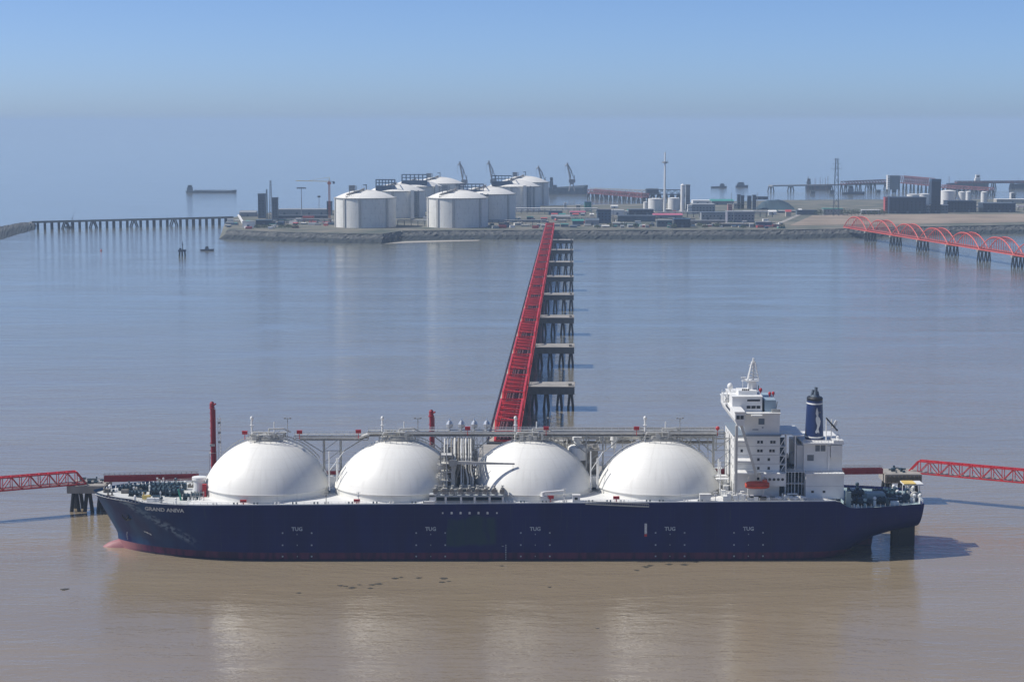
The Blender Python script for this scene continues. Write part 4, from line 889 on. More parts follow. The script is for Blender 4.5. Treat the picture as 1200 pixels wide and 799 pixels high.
# ============================================================ BERTH BEHIND THE SHIP
def pier(name, label, cat, x0, x1, y0, y1, z0, z1, group=None, piles=((.15, .3), (.5, .3), (.85, .3), (.15, .8), (.85, .8)), r=.75, fender=False):
    e = empty(name, ((x0+x1)/2, (y0+y1)/2, 0), 0, label, cat, group); hx, hy = (x1-x0)/2, (y1-y0)/2
    b = MB(); b.box(-hx, hx, -hy, hy, z0, z1); b.box(-hx + .4, hx - .4, -hy + .4, hy - .4, z1, z1 + .12); b.build('concrete_cap', CONC, e)
    for u, v in piles:
        x, y = lerp(-hx, hx, u), lerp(-hy, hy, v)
        for s in (-1, 1):
            p = MB(); p.tube((x + s * .5, y, z0 + .2), (x + s * 1.7, y, -2), r, 10); p.build('pile', PILE, e)
    if fender:
        p = MB()
        for k in range(9): xx = lerp(-hx + 1, hx - 1, k / 8); p.box(xx - .25, xx + .25, -hy - .5, -hy - .02, z0 + .3, z1 - .3)
        p.box(-hx + .5, hx - .5, -hy - .35, -hy - .03, z0 + .6, z1 - .9); p.build('fender_frame', TIMBER, e)
    return e
pL = at(81, 601.6); 
pier('mooring_dolphin', 'grey concrete mooring dolphin on dark raking piles left of the ship bow', 'dolphin', Xof(81.5, 771, 10), Xof(126, 771, 10), 766, 780, 8.0, 10.9)
pier('mooring_dolphin', 'pale topped mooring dolphin with brown fender face above the ship stern', 'dolphin', Xof(1035, 790, 10), Xof(1078, 790, 10), 786, 800, 8.4, 11.9, fender=True)
def stuff_on(e, hx, hy, z, seed, m=GREYP):
    rng = random.Random(seed); b = MB(); clutter(b, -hx, hx, -hy, hy, z, 1.8, 12, rng, (.2, .5)); b.build('mooring_hooks', m, e)
for e, sd in zip([o for o in COL.objects if o.name.startswith('mooring_dolphin')], (3, 4)): stuff_on(e, 4.5, 5, 11.0 if sd == 3 else 12.0, sd, TEAL)
# loading platform with its equipment
LP = pier('loading_platform', 'concrete loading platform on piles hidden behind the ship between second and third domes', 'jetty platform', -48, 44, 778, 806, 9, 12, piles=[(u/10, v) for u in range(1, 10, 2) for v in (.2, .8)])
inter = [(-118, 776), (118, 788)]
for (x, y), l in zip(inter, ('left inner', 'right inner')):
    pier('mooring_dolphin', 'concrete mooring dolphin behind the %s end of the ship deck' % ('bow' if x < 0 else 'funnel'), 'dolphin', x - 7, x + 7, y - 6, y + 6, 8.4, 11.4)
def girder(px0, y0, X0, X1, Y0, Y1, label, z=11.8):
    pass
def girder_span(a, b, label, z0=11.6, h=2.3, w=2.2, m=MAROON):
    a = Vector((a[0], a[1], 0)); b = Vector((b[0], b[1], 0)); L_ = (b - a).length; ang = math.atan2(b.y - a.y, b.x - a.x)
    e = empty('catwalk_girder', a, ang, label, 'catwalk', 'maroon catwalk girders behind the ship')
    q = MB(); q.box(0, L_, -w/2, -w/2 + .25, z0, z0 + h); q.box(0, L_, w/2 - .25, w/2, z0, z0 + h); q.box(0, L_, -w/2 + .25, w/2 - .25, z0 + .3, z0 + .5)
    n = int(L_ / 3)
    for i in range(n + 1): x = L_ * i / n; q.box(max(x - .1, .01), min(x + .1, L_ - .01), -w/2 - .12, -w/2, z0 + .05, z0 + h - .05)
    q.build('side_plates', m, e)
    q = MB()
    for y in (-w/2 - .1, w/2 + .1):
        for zz in (z0 + h + .5, z0 + h + .95): q.tube((0, y, zz), (L_, y, zz), .05, 4)
        for i in range(int(L_ / 2) + 1): q.tube((min(i * 2, L_), y, z0 + h), (min(i * 2, L_), y, z0 + h + 1), .05, 4)
    q.build('handrail', GREYP, e); return e
gz = 11.7
xl0, xl1 = Xof(122, 772, gz), Xof(232, 774, gz)
girder_span((xl0, 772), (xl1, 776), 'long maroon catwalk girder behind the ship bow')
girder_span((Xof(98, 772, gz), 773), (xl0 - 1, 772.5), 'short grey walkway with railing on the left mooring dolphin', z0=11.1, h=.5, m=GREYP)
girder_span((xl1 + 8, 776.5), (-48, 785), 'maroon catwalk girder hidden behind the first and second domes')
girder_span((44, 786), (112, 788), 'maroon catwalk girder hidden behind the fourth dome')
girder_span((118, 788), (Xof(1034, 790, gz), 790), 'maroon catwalk girder leading from the funnel to the right dolphin')
# truss footbridges out to left and right
def truss(L_, w, h, n, z0, rc, rw, e, m, skew=True, top=True):
    q = MB(); dx = L_ / n
    for y in (-w/2, w/2):
        q.tube((0, y, z0), (L_, y, z0), rc, 4); q.tube((dx, y, z0 + h), (L_ - dx, y, z0 + h), rc, 4)
        q.tube((0, y, z0), (dx, y, z0 + h), rc, 4); q.tube((L_, y, z0), (L_ - dx, y, z0 + h), rc, 4)
        for i in range(1, n): q.tube((i*dx, y, z0), (i*dx, y, z0 + h), rw, 4)
        for i in range(1, n - 1):
            if i % 2: q.tube((i*dx, y, z0), ((i+1)*dx, y, z0 + h), rw, 4)
            else: q.tube((i*dx, y, z0 + h), ((i+1)*dx, y, z0), rw, 4)
    q.build('side_trusses', m, e)
    q = MB()
    for i in range(1, n): q.tube((i*dx, -w/2, z0 + h), (i*dx, w/2, z0 + h), rw * 1.1, 4)
    for i in range(1, n - 1): q.tube((i*dx, -w/2, z0 + h), ((i+1)*dx, w/2, z0 + h), rw * .8, 4); q.tube((i*dx, w/2, z0 + h), ((i+1)*dx, -w/2, z0 + h), rw * .8, 4)
    q.build('top_bracing', m, e)
    q = MB()
    for i in range(n + 1): q.tube((i*dx, -w/2, z0), (i*dx, w/2, z0), rw, 4)
    q.build('floor_beams', m, e)
def footbridge(a, b, label, n):
    a = Vector((*a, 0)); b = Vector((*b, 0)); L_ = (b - a).length; e = empty('truss_footbridge', a, math.atan2(b.y-a.y, b.x-a.x), label, 'footbridge', 'red truss footbridges of the berth')
    truss(L_, 3.4, 4.9, n, 11.3, .28, .15, e, REDT); q = MB(); q.box(.5, L_ - .5, -1.3, 1.3, 11.35, 11.5); q.build('walkway', GREYP, e)
    q = MB(); q.tube((1, -.9, 12), (L_ - 1, -.9, 12), .22, 8); q.build('service_pipe', GREYP, e); return e
footbridge((Xof(99, 769, 11.3), 770.5), (Xof(-40, 752, 11.3), 749), 'red truss footbridge running left from the bow dolphin', 13)
footbridge((Xof(1065, 796, 11.3), 796), (Xof(1240, 765, 11.3), 766), 'red truss footbridge running right from the stern dolphin', 14)
pier('mooring_dolphin', 'mooring dolphin at the outer end of the left footbridge', 'dolphin', Xof(-62, 750, 10), Xof(-38, 750, 10), 742, 754, 8, 11)
pier('mooring_dolphin', 'mooring dolphin at the outer end of the right footbridge', 'dolphin', Xof(1238, 765, 10), Xof(1262, 765, 10), 759, 771, 8, 11)
# towers on the berth
def fire_tower(px, top, Y, label):
    x = Xof(px, Y, 30); zt = Zof(top, Y); e = empty('fire_monitor_tower', (x, Y, 11.6), 0, label, 'tower', 'red fire monitor towers')
    h = zt - 11.6; q = MB(); q.tube((0, 0, 0), (0, 0, h - 1.5), .78, 12); q.build('column', MAROON, e)
    q = MB(); q.lathe([(1.2, h - 2.6), (1.2, h - 2.4), (.9, h - 2.3), (.9, h - .6), (.5, h)], 0, 0, 12); q.tube((0, 0, h - 1.4), (1.6, -.8, h - .8), .35, 8); q.build('monitor_head', MAROON, e)
    q = MB(); q.box(.8, 1.3, -.3, .3, 0, h - 3)
    for k in range(int(h / 3)): q.lathe([(1.15, 2 + k * 3), (1.15, 2.15 + k * 3)], 0, 0, 10)
    q.build('ladder', MAROON, e)
    q = MB(); 
    for dx in (-1.4, 1.4): q.tube((dx, 0, 0), (dx, 0, h * .35), .08, 4)
    q.box(-1.4, 1.4, -.9, .9, h * .33, h * .33 + .1); q.box(-1.0, 1.0, -.8, .8, h * .42, h * .42 + .9); q.build('platform', PIPE, e); return e
fire_tower(249, 470.5, 780, 'tall maroon fire monitor tower left of the first dome')
fire_tower(505.5, 480, 790, 'maroon fire monitor tower between the second and third domes')
pier('tower_dolphin', 'small piled platform carrying the tall maroon tower left of the first dome', 'dolphin', Xof(240, 781, 10), Xof(266, 781, 10), 776, 787, 8.4, 11.6)
x = Xof(257.5, 783, 25); zt = Zof(486, 783); e = empty('lattice_mast', (x, 783, 11.6), 0, 'thin white lattice mast beside the tall maroon tower', 'mast'); q = MB(); h = zt - 11.6
for dx, dy in ((-.55, -.55), (.55, -.55), (0, .6)): q.tube((dx, dy, 0), (dx, dy, h - 1), .08, 4)
for k in range(int(h / 1.4)): z = k * 1.4; q.tube((-.55, -.55, z), (.55, -.55, z + 1.2), .06, 4); q.tube((.55, -.55, z), (0, .6, z + 1.2), .06, 4)
q.tube((0, 0, h - 1), (0, 0, h), .06, 4); q.build('lattice', WHITE, e)
q = MB(); [q.box(-.5, .5, -.8, -.4, z, z + .8) for z in (h * .55, h * .7, h * .86)]; q.build('floodlight', GREYP, e)

# ============================================================ LONG JETTY TRESTLE
TD = Vector((math.sin(R(1.72)), math.cos(R(1.72)), 0)); TO = Vector((1.9, 0, 0)); TA = -R(1.72)   # local y runs along the trestle
def tpt(y, off=0.0): return TO + TD * (y / math.cos(R(1.72))) + Vector((TD.y, -TD.x, 0)) * off
plat_y = [878, 1063, 1249, 1437, 1625, 1813, 2003, 2192, 2378]
def make_platform(y, label):
    e = empty('jetty_platform', tpt(y), TA, label, 'jetty platform', 'concrete platforms of the long jetty')
    q = MB(); q.box(-24.5, 0, -20, 0, 12.72, 13.1); q.build('deck_slab', CONC, e)
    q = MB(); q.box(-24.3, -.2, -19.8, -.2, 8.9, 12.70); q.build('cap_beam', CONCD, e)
    for off in (-21.6, -15.2, -8.2, -2.2):
        for yy in (-16.5, -4):
            for s in (-1, 1): p = MB(); p.tube((off + s * .45, yy, 9), (off + s * 1.5, yy, -2), .62, 10); p.build('pile', PILE, e)
    q = MB()
    for x in (-24.3, -.3):
        for k in range(6): q.tube((x, -19.6 + k * 3.9, 13.1), (x, -19.6 + k * 3.9, 14.2), .06, 4)
        q.tube((x, -19.6, 14.1), (x, -.3, 14.1), .06, 4)
    q.tube((-24.3, -19.6, 14.1), (-.3, -19.6, 14.1), .06, 4); q.box(-3.4, -1.6, -17, -14, 13.1, 14.3); q.build('railing', RUSTG, e)
    return e
pier('jetty_approach', 'grey concrete approach deck joining the loading platform to the red jetty', 'jetty platform', -14, 4, 808, 858, 10.5, 12.4, piles=[(.2, .1), (.8, .1), (.2, .5), (.8, .5), (.2, .9), (.8, .9)])
proto = make_platform(plat_y[0], 'concrete platform of the long jetty hidden just behind the ship'); kids = tree(proto)
for i, y in enumerate(plat_y[1:]):
    c = copy_tree(proto, kids); c.location = tpt(y); c['label'] = 'concrete platform on dark piles beside the red truss, %s from the ship' % ORD[i]
def make_span(y, L_, label):
    e = empty('truss_span', tpt(y, -30.2), TA + R(90), label, 'truss span', 'red truss spans of the long jetty')
    Lt = L_ - 1.4; n = 12; dx = Lt / n; w = 10.2; z0 = 13.2; h = 7.4; q = MB()
    for y in (-w/2, w/2):
        q.tube((0, y, z0), (Lt, y, z0), .46, 4); q.tube((dx*1.5, y, z0 + h), (Lt - dx*1.5, y, z0 + h), .46, 4)
        q.tube((0, y, z0), (dx*1.5, y, z0 + h), .44, 4); q.tube((Lt, y, z0), (Lt - dx*1.5, y, z0 + h), .44, 4)
        for i in range(2, n - 1): q.tube((i*dx, y, z0), (i*dx, y, z0 + h), .22, 4)
        for i in range(2, n - 2):
            if i % 2: q.tube((i*dx, y, z0), ((i+1)*dx, y, z0 + h), .2, 4)
            else: q.tube((i*dx, y, z0 + h), ((i+1)*dx, y, z0), .2, 4)
    q.build('side_trusses', REDT, e)
    q = MB(); tops = [dx*1.5] + [i*dx for i in range(3, n - 2, 1)] + [Lt - dx*1.5]
    for x in tops: q.tube((x, -w/2, z0 + h), (x, w/2, z0 + h), .3, 4)
    for k, (a, b) in enumerate(zip(tops[:-1], tops[1:])): q.tube((a, (-1)**k * -w/2, z0 + h), (b, (-1)**k * w/2, z0 + h), .2, 4)
    q.tube((0, -w/2, z0), (0, w/2, z0), .4, 4); q.tube((dx*.7, -w/2, z0 + h*.47), (dx*.7, w/2, z0 + h*.47), .25, 4); q.build('top_bracing', REDT, e)
    q = MB(); q.box(0, Lt, -4.6, 4.6, 12.7, 12.95)
    for i in range(n + 1): q.tube((min(i*dx, Lt - .1), -w/2, z0), (min(i*dx, Lt - .1), w/2, z0), .22, 4)
    q.build('floor', mat('dark_red_floor', (0.10, 0.022, 0.03), .7, var=.2, scale=.1), e)
    q = MB()
    for yy, r, zz in ((-3.6, .35, 14.2), (-2.2, .55, 14.3), (-.5, .4, 14.2), (1.0, .5, 14.3), (2.6, .35, 14.2), (3.8, .3, 14.2)): q.tube((0, yy, zz), (L_ - .8, yy, zz), r, 8)
    q.build('pipelines', mat('dull_red_pipe', (0.16, 0.06, 0.065), .55, var=.25, scale=.1), e)
    q = MB(); q.box(0, L_ - .8, 5.5, 8.4, 12.9, 13.2); q.build('roadway', BUFF, e)
    q = MB(); q.box(0, L_ - .8, 8.42, 8.75, 12.2, 14.1); q.build('parapet', STEELB, e)
    return e
def make_bent(y, label):
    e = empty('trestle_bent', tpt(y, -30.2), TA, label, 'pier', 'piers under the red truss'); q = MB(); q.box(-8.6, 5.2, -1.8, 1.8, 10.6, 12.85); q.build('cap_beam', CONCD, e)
    for off in (-6.5, -1, 3.6):
        for s in (-1, 1): p = MB(); p.tube((off + s * .45, 0, 10.7), (off + s * 1.4, 0, -2), .6, 10); p.build('pile', PILE, e)
    return e
SL = 92.75; ys = [861 + i * SL for i in range(19)]
sp0 = make_span(ys[0], SL, 'red lattice truss span at the ship end of the long jetty'); k1 = tree(sp0)
bn0 = make_bent(ys[0], 'dark piled pier under the ship end of the red truss'); k2 = tree(bn0)
for i, y in enumerate(ys[1:]):
    c = copy_tree(sp0, k1); c.location = tpt(y, -30.2); c['label'] = 'red lattice truss span of the long jetty, %s counting from the ship' % ORD[i + 1] if i < 17 else 'red lattice truss span at the island end of the long jetty'
    c = copy_tree(bn0, k2); c.location = tpt(y, -30.2); c['label'] = 'dark piled pier under the red truss, %s counting from the ship' % ORD[i + 1]

# ============================================================ RED ARCH BRIDGE (right)
A0 = Vector((446, 2648, 0)); A1 = Vector((533, 2091, 0)); AD = (A1 - A0).normalized(); AL = (A1 - A0).length / 6
def make_arch(label):
    e = empty('arch_span', A0, math.atan2(AD.y, AD.x), label, 'bridge span', 'red arch spans of the right jetty'); L_ = AL - 1.0; n = 14; w_ = 5.2
    def zz(t): return 13.2 + 15.8 * (1 - abs(2 * t - 1) ** 2.2)
    for s in (-1, 1):
        q = MB(); P = [(L_ * i / n, s * w_, zz(i / n)) for i in range(n + 1)]
        for a, b in zip(P[:-1], P[1:]): q.tube(a, b, .62, 6)
        q.tube((0, s * w_, 13.2), (L_, s * w_, 13.2), .62, 4); q.build('arch_rib', PINKR, e)
        q = MB()
        for i in range(1, n): q.tube((L_ * i / n, s * w_, 13.2), P[i], .2, 4)
        q.build('hangers', PINKR, e)
    q = MB()
    for i in range(4, n - 3): q.tube((L_ * i / n, -w_, zz(i/n)), (L_ * i / n, w_, zz(i/n)), .28, 4); q.tube((L_ * i / n, -w_, zz(i/n)), (L_ * (i+.95) / n, w_, zz((i+.95)/n)), .18, 4)
    q.build('wind_bracing', PINKR, e)
    q = MB(); q.box(0, L_, -w_ + .7, w_ - .7, 12.7, 13.1)
    for yy, r in ((-2.5, .6), (-.8, .5), (1.2, .7), (3, .45)): q.tube((0, yy, 14.6), (L_, yy, 14.6), r, 8)
    q.build('deck_with_pipes', mat('dull_pink_pipe', (0.35, 0.09, 0.09), .6), e); return e
ar = make_arch('coral red arch span of the right jetty touching the island shore'); ka = tree(ar)
def make_apier(label):
    e = empty('arch_pier', A0, math.atan2(AD.y, AD.x), label, 'pier', 'piers under the red arches'); q = MB(); q.box(-2, 2, -8, 8, 10.4, 12.6); q.build('cap_beam', CONC, e)
    for yy in (-6.2, -2.2, 2.2, 6.2):
        for s in (-1, 1): p = MB(); p.tube((s * .8, yy, 10.6), (s * 2.4, yy + s * .6, -2), .75, 9); p.build('pile', PILE, e)
    return e
ap = make_apier('dark piled pier of the arch jetty standing at the island rubble slope'); kp = tree(ap); ap.location = A0 + AD * AL - AD * .5
for i in range(1, 8):
    c = copy_tree(ar, ka); c.location = A0 + AD * AL * i; c['label'] = 'coral red arch span over the water, %s counting from the island' % ORD[i]
    if i < 7: c = copy_tree(ap, kp); c.location = A0 + AD * (AL * (i + 1) - .5); c['label'] = 'dark piled pier under the red arches, %s counting from the island' % ORD[i]

# ============================================================ STORAGE TANKS
def tank(cx, cy, label, frame=None, riser=None, skip=0, small=True, fr_z=0):
    e = empty('gas_storage_tank', (cx, cy, GZ), 0, label, 'storage tank', 'big domed storage tanks on the island'); RT = 42.3; HT = 39.0
    q = MB(); q.smooth = True; q.lathe([(RT, 0), (RT, HT)], 0, 0, 96); q.build('tank_wall', TANKW, e)
    q = MB(); q.lathe([(RT + .05, HT), (RT + .9, HT + .05), (RT + .9, HT + 1.1), (RT - 1.5, HT + 1.2)], 0, 0, 96); q.build('rim', mat('rim_grey', (.36,.36,.34), .7), e)
    q = MB(); q.smooth = True; Rs = (41 ** 2 + 10.5 ** 2) / 21; pr = []
    for i in range(14): r = 41 * (1 - i / 13) + .01; pr.append((r, HT + 1.0 + 10.5 - Rs + math.sqrt(Rs * Rs - r * r)))
    q.lathe(pr, 0, 0, 96); q.build('dome_roof', TANKR, e)
    for a in (200, 232, 264, 318, 20, 80, 140):
        q = MB(); ca, sa = math.cos(R(a)), math.sin(R(a)); u = Vector((ca, sa, 0)); t = Vector((-sa, ca, 0)); P = [u * RT * .998 - t * 1.7, u * (RT + 1.1) - t * 1.7, u * (RT + 1.1) + t * 1.7, u * RT * .998 + t * 1.7]
        q.prismz([(p.x, p.y) for p in P], .0, HT - .05); q.build('buttress', mat('buttress_concrete', (.46,.46,.44), .8, var=.1), e)
    q = MB(); pl = MB()     # roof platform of valves, near-left quadrant, with its curved pipe walk
    def roofz(x, y): r = math.hypot(x, y); return HT + 1.0 + 10.5 - Rs + math.sqrt(Rs * Rs - r * r)
    pp = [(-22, -26), (-14, -24), (-6, -20), (-2, -12), (-1, -3)]
    for (a, b), (c, d) in zip(pp[:-1], pp[1:]): q.tube((a, b, roofz(a, b) + 1.5), (c, d, roofz(c, d) + 1.8), 1.0, 6); q.tube((a - 2, b + 2, roofz(a, b) + 1.2), (c - 2, d + 2, roofz(c, d) + 1.6), .8, 6)
    q.box(-24, -6, -31, -22, HT + 1.5, HT + 3.2)
    for k in range(8): q.tube((-24 + k * 2.6, -31, HT + 1), (-24 + k * 2.6, -31, HT + 5), .3, 4)
    q.build('roof_pipework', mat('pipe_brown_grey', (.30,.28,.25), .7, var=.2, scale=.1), e)
    if small:
        pl.box(-20.5, -12.5, -24, -18, HT + 10.5, HT + 18.2)
        for dx in (-20, -13): pl.tube((dx, -21, HT + 2), (dx, -21, HT + 11), .5, 5)
        for dx in (-11.5, -10): pl.tube((dx, -21, HT + 2), (dx, -21, HT + 18), .35, 5)
        pl.build('pump_platform', mat('pump_platform_steel', (.25,.28,.30), .6), e)
        q = MB(); q.tube((2, -4, HT + 10), (2, -4, HT + 19), .7, 6); q.box(-2.5, 2.6, -5, -3, HT + 17.5, HT + 18.7); q.build('vent_mast', STEELB, e)
    if frame:
        x0, x1, y0, y1, zb, zt = frame; q = MB(); n = 6
        q.box(x0, x1, y0, y1, zb, zb + (zt - zb) * .45)
        for i in range(n + 1):
            x = lerp(x0, x1, i / n)
            for y in (y0, y1): q.tube((x, y, zb), (x, y, zt), .45, 4)
        for y in (y0, y1): q.tube((x0, y, zt), (x1, y, zt), .5, 4); q.tube((x0, y, lerp(zb, zt, .72)), (x1, y, lerp(zb, zt, .72)), .35, 4)
        for x in (x0, x1): q.tube((x, y0, zt), (x, y1, zt), .5, 4)
        q.build('pump_frame', mat('pump_frame_blue', (.06, .11, .19), .6, var=.2, scale=.1), e)
    if riser:
        a = R(riser); ca, sa = math.cos(a), math.sin(a); X, Y = (RT + 3.5) * ca, (RT + 3.5) * sa
        q = MB(); q.box(X - 2.6, X + 2.6, Y - 2.6, Y + 2.6, 0, HT + 3); q.build('riser_shaft', TANKR, e)
        q = MB()
        for dx in (4, 9.5):
            for dy in (-3, 3): q.tube((X + dx, Y + dy, 0), (X + dx, Y + dy, HT + 2), .35, 4)
        for k in range(13): z = k * 3.2; q.tube((X + 4, Y - 3, z), (X + 9.5, Y - 3, z + 3.2), .3, 4); q.box(X + 4, X + 9.5, Y - 3, Y + 3, z, z + .3)
        q.build('stair_tower', STEELB, e)
    return e
def ty(y, z=9): return y
tank(-202, 2745, 'white domed storage tank at the near left of the tank group', small=True)
tank(-174, 3023, 'domed storage tank with blue pump frame right behind the near left tank', frame=(-30, -2, -34, -16, 41, 57), riser=303, small=False)
tank(-155, 3238, 'half hidden domed tank with a dark pump frame, third back in the left row', frame=(-22, 18, -34, -14, 42, 59), riser=318, small=False)
tank(-124, 3392, 'farthest domed tank of the left row with its roof showing above the near tanks', small=True)
tank(-75, 2745, 'white domed storage tank at the near right of the tank group', small=True)
tank(-37, 2894, 'shaded domed tank directly behind the near right tank, seen right of it', frame=(-38, -4, -30, -10, 40, 54), riser=262, small=False)
tank(3.5, 3238, 'domed tank third back in the right row with pale riser shaft', frame=(-36, -4, -32, -12, 41, 57), riser=292, small=False)
tank(21.5, 3460, 'farthest domed tank of the right row, highest in the picture', small=True)

# ============================================================ BUILDINGS ON THE ISLAND
def shed(px0, px1, ytop, ybase, label, wall=GREYC, roof=None, depth=25, kind='flat', name='shed', cat='building', z=GZ, extra=None):
    Y = Yof(ybase, z); x0, x1 = Xof(px0, Y, z), Xof(px1, Y, z); zt = Zof(ytop, Y); h = zt - z; cx = (x0 + x1) / 2; hx = (x1 - x0) / 2; roof = roof or wall
    e = empty(name, (cx, Y + depth / 2, z), 0, label, cat); hd = depth / 2; hw = h * (.72 if kind == 'gable' else .93)
    q = MB(); q.box(-hx, hx, -hd, hd, -.3, hw); q.build('wall', wall, e)
    q = MB()
    if kind == 'gable': q.add([(-hx-.4, -hd-.4, hw), (hx+.4, -hd-.4, hw), (hx+.4, 0, h), (-hx-.4, 0, h), (hx+.4, hd+.4, hw), (-hx-.4, hd+.4, hw)], [(0,1,2,3),(3,2,4,5),(0,3,5),(1,4,2)])
    else: q.box(-hx-.3, hx+.3, -hd-.3, hd+.3, hw, h)
    q.build('roof', roof, e)
    if hx > 5:
        n = max(1, int(hx / 8))
        for i in range(n): x = lerp(-hx, hx, (i + .5) / n); q = MB(); q.box(x - 1.6, x + 1.6, -hd - .12, -hd + .05, 0.2, min(4, hw * .5)); q.build('door', STEELB, e)
    if h > 9:
        n = min(9, max(2, int(hx / 2.4)))
        for j in range(min(6, int((hw - 4) / 4))):
            for i in range(n): x = lerp(-hx, hx, (i + .5) / n); q = MB(); q.box(x - .8, x + .8, -hd - .1, -hd + .04, 5.2 + j * 4, 6.6 + j * 4); q.build('window', GLASS, e)
    return e
def silo(px, py, dpx, ytop, label, m=WHITEC, z=GZ, dome=True, cat='silo'):
    Y = Yof(py, z); r = dpx / 2 * mpp(Y, z); x = Xof(px, Y, z); h = Zof(ytop, Y) - z
    e = empty('silo', (x, Y + r, z), 0, label, cat); q = MB(); q.smooth = True; q.lathe([(r, -.2), (r, h * .93)], 0, 0, 28); q.build('tank_wall', m, e)
    q = MB(); q.lathe([(r + .3, h * .93), (r + .3, h * .95), (r * .5, h * .99), (.01, h)], 0, 0, 28); q.build('roof', m, e)
    q = MB(); q.tube((r + .4, -1, 0), (r + .4, -1, h), .3, 4); q.build('ladder', GREYC, e); return e
# left end of the island
shed(280.5, 300, 247, 254, 'long grey vaulted shed at the far left tip of the island', GREYC, GREYC, 20, 'gable')
shed(302.5, 310.5, 227, 256, 'tall blue grey block tower at the left end of the island', STEELB, STEELB, 14, name='block_tower', cat='tower')
shed(319, 325.3, 231.5, 259, 'second narrow grey block tower right of the lattice mast', STEELB, STEELB, 12, name='block_tower', cat='tower')
shed(284, 298, 259.5, 267, 'open white steel frame building near the left shore', WHITEC, GREYC, 14)
shed(300, 318, 258, 264, 'low dark shed at the foot of the left block tower', DARKB, BLUEC, 14)
shed(326, 384, 245.5, 252, 'long flat grey warehouse behind the lamp mast', GREYC, GREYC, 40, name='warehouse')
shed(326, 384, 252.6, 257, 'long dark blue pipe building in front of the grey warehouse', DARKB, STEELB, 12, name='warehouse')
shed(354.5, 367.5, 253.8, 259.3, 'small bright red shed left of the near left tank', REDC, REDC, 10)
shed(369, 390, 258.5, 260.6, 'low white wall building beside the near left tank', WHITEC, WHITEC, 8)
shed(342, 350, 265, 267.5, 'tiny pink hut on the left shore of the island', mat('pink_wall', (.55,.25,.25), .7), None, 6, name='hut')
shed(383, 389, 236, 252, 'blue scaffolded stair block just left of the near left tank', BLUEC, STEELB, 10, name='block_tower', cat='tower')
def mast(px, ybase, ytop, label, r=1.2, m=STEELB, lattice=True, arms=False, z=GZ, name='lattice_mast', r2=.4):
    Y = Yof(ybase, z); x = Xof(px, Y, z); h = Zof(ytop, Y) - z; e = empty(name, (x, Y, z), 0, label, 'mast'); q = MB()
    if lattice:
        for dx, dy in ((-1, -1), (1, -1), (1, 1), (-1, 1)): q.tube((dx*r, dy*r, 0), (dx*r*.4, dy*r*.4, h), .32, 4)
        n = int(h / (r * 2.2))
        for i in range(n):
            z0, z1 = h * i / n, h * (i + 1) / n; k0, k1 = r * (1 - .6 * i / n), r * (1 - .6 * (i + 1) / n)
            q.tube((-k0, -k0, z0), (k1, -k1, z1), .22, 4); q.tube((k0, -k0, z0), (-k1, -k1, z1), .22, 4); q.tube((k0, -k0, z0), (k1, k1, z1), .2, 4)
    else: q.tube((0, 0, 0), (0, 0, h), r, 10, r2)
    q.build('shaft', m, e)
    if arms:
        q = MB(); q.box(-arms, arms, -.8, .8, h - 2.2, h - .8); [q.box(k * arms / 2 - .8, k * arms / 2 + .8, -1.2, 1.2, h - 3.2, h - 1) for k in (-2, -1, 0, 1, 2)]; q.build('lamp_ring', m, e)
    return e
mast(313, 262, 222, 'dark slim lattice mast between the two left block towers', 1.3)
mast(317.6, 262, 211.5, 'taller pale lattice mast between the two left block towers', 2.0, GREYC)
mast(353.5, 256, 219, 'single high lamp mast in the middle of the left yard', .8, GREYC, False, 6, name='lamp_mast')
mast(374, 250, 229, 'short lamp pole left of the near left tank', .4, GREYC, False, 1.6, name='lamp_mast')
# tower crane
Y = Yof(262, GZ); x = Xof(386.3, Y, GZ); e = empty('tower_crane', (x, Y, GZ), 0, 'red tower crane with a long pale jib left of the near left tank', 'crane'); q = MB(); h = Zof(212, Y) - GZ
ORG = mat('crane_red_orange', (.55, .14, .07), .6)
for dx, dy in ((-1, -1), (1, -1), (1, 1), (-1, 1)): q.tube((dx, dy, 0), (dx, dy, h), .3, 4)
for i in range(int(h / 3)): q.tube((-1, -1, i*3), (1, -1, i*3 + 3), .25, 4); q.tube((1, -1, i*3), (-1, -1, i*3 + 3), .25, 4)
q.build('mast', ORG, e); q = MB(); q.tube((0, 0, h - 1), (-48, 10, h - .2), .35, 4); q.tube((0, 0, h + 5), (-30, 6, h), .14, 4); q.tube((0, 0, h), (0, 0, h + 5), .4, 4)
for k in range(14): q.tube((-k*3.4, k*.7, h - 1), (-k*3.4 - 1.7, k*.7 + .35, h + .4), .16, 4)
q.build('jib', YELLOW, e); q = MB(); q.tube((0, 0, h - 1), (7, -1.4, h - 1), .35, 4); q.box(5, 8, -2.6, -.4, h - 4.2, h - 1); q.build('counterweight', STEELB, e); q = MB(); q.box(-2.4, 2.4, -2, 2, h - 5, h - 2); q.build('cab', ORG, e)
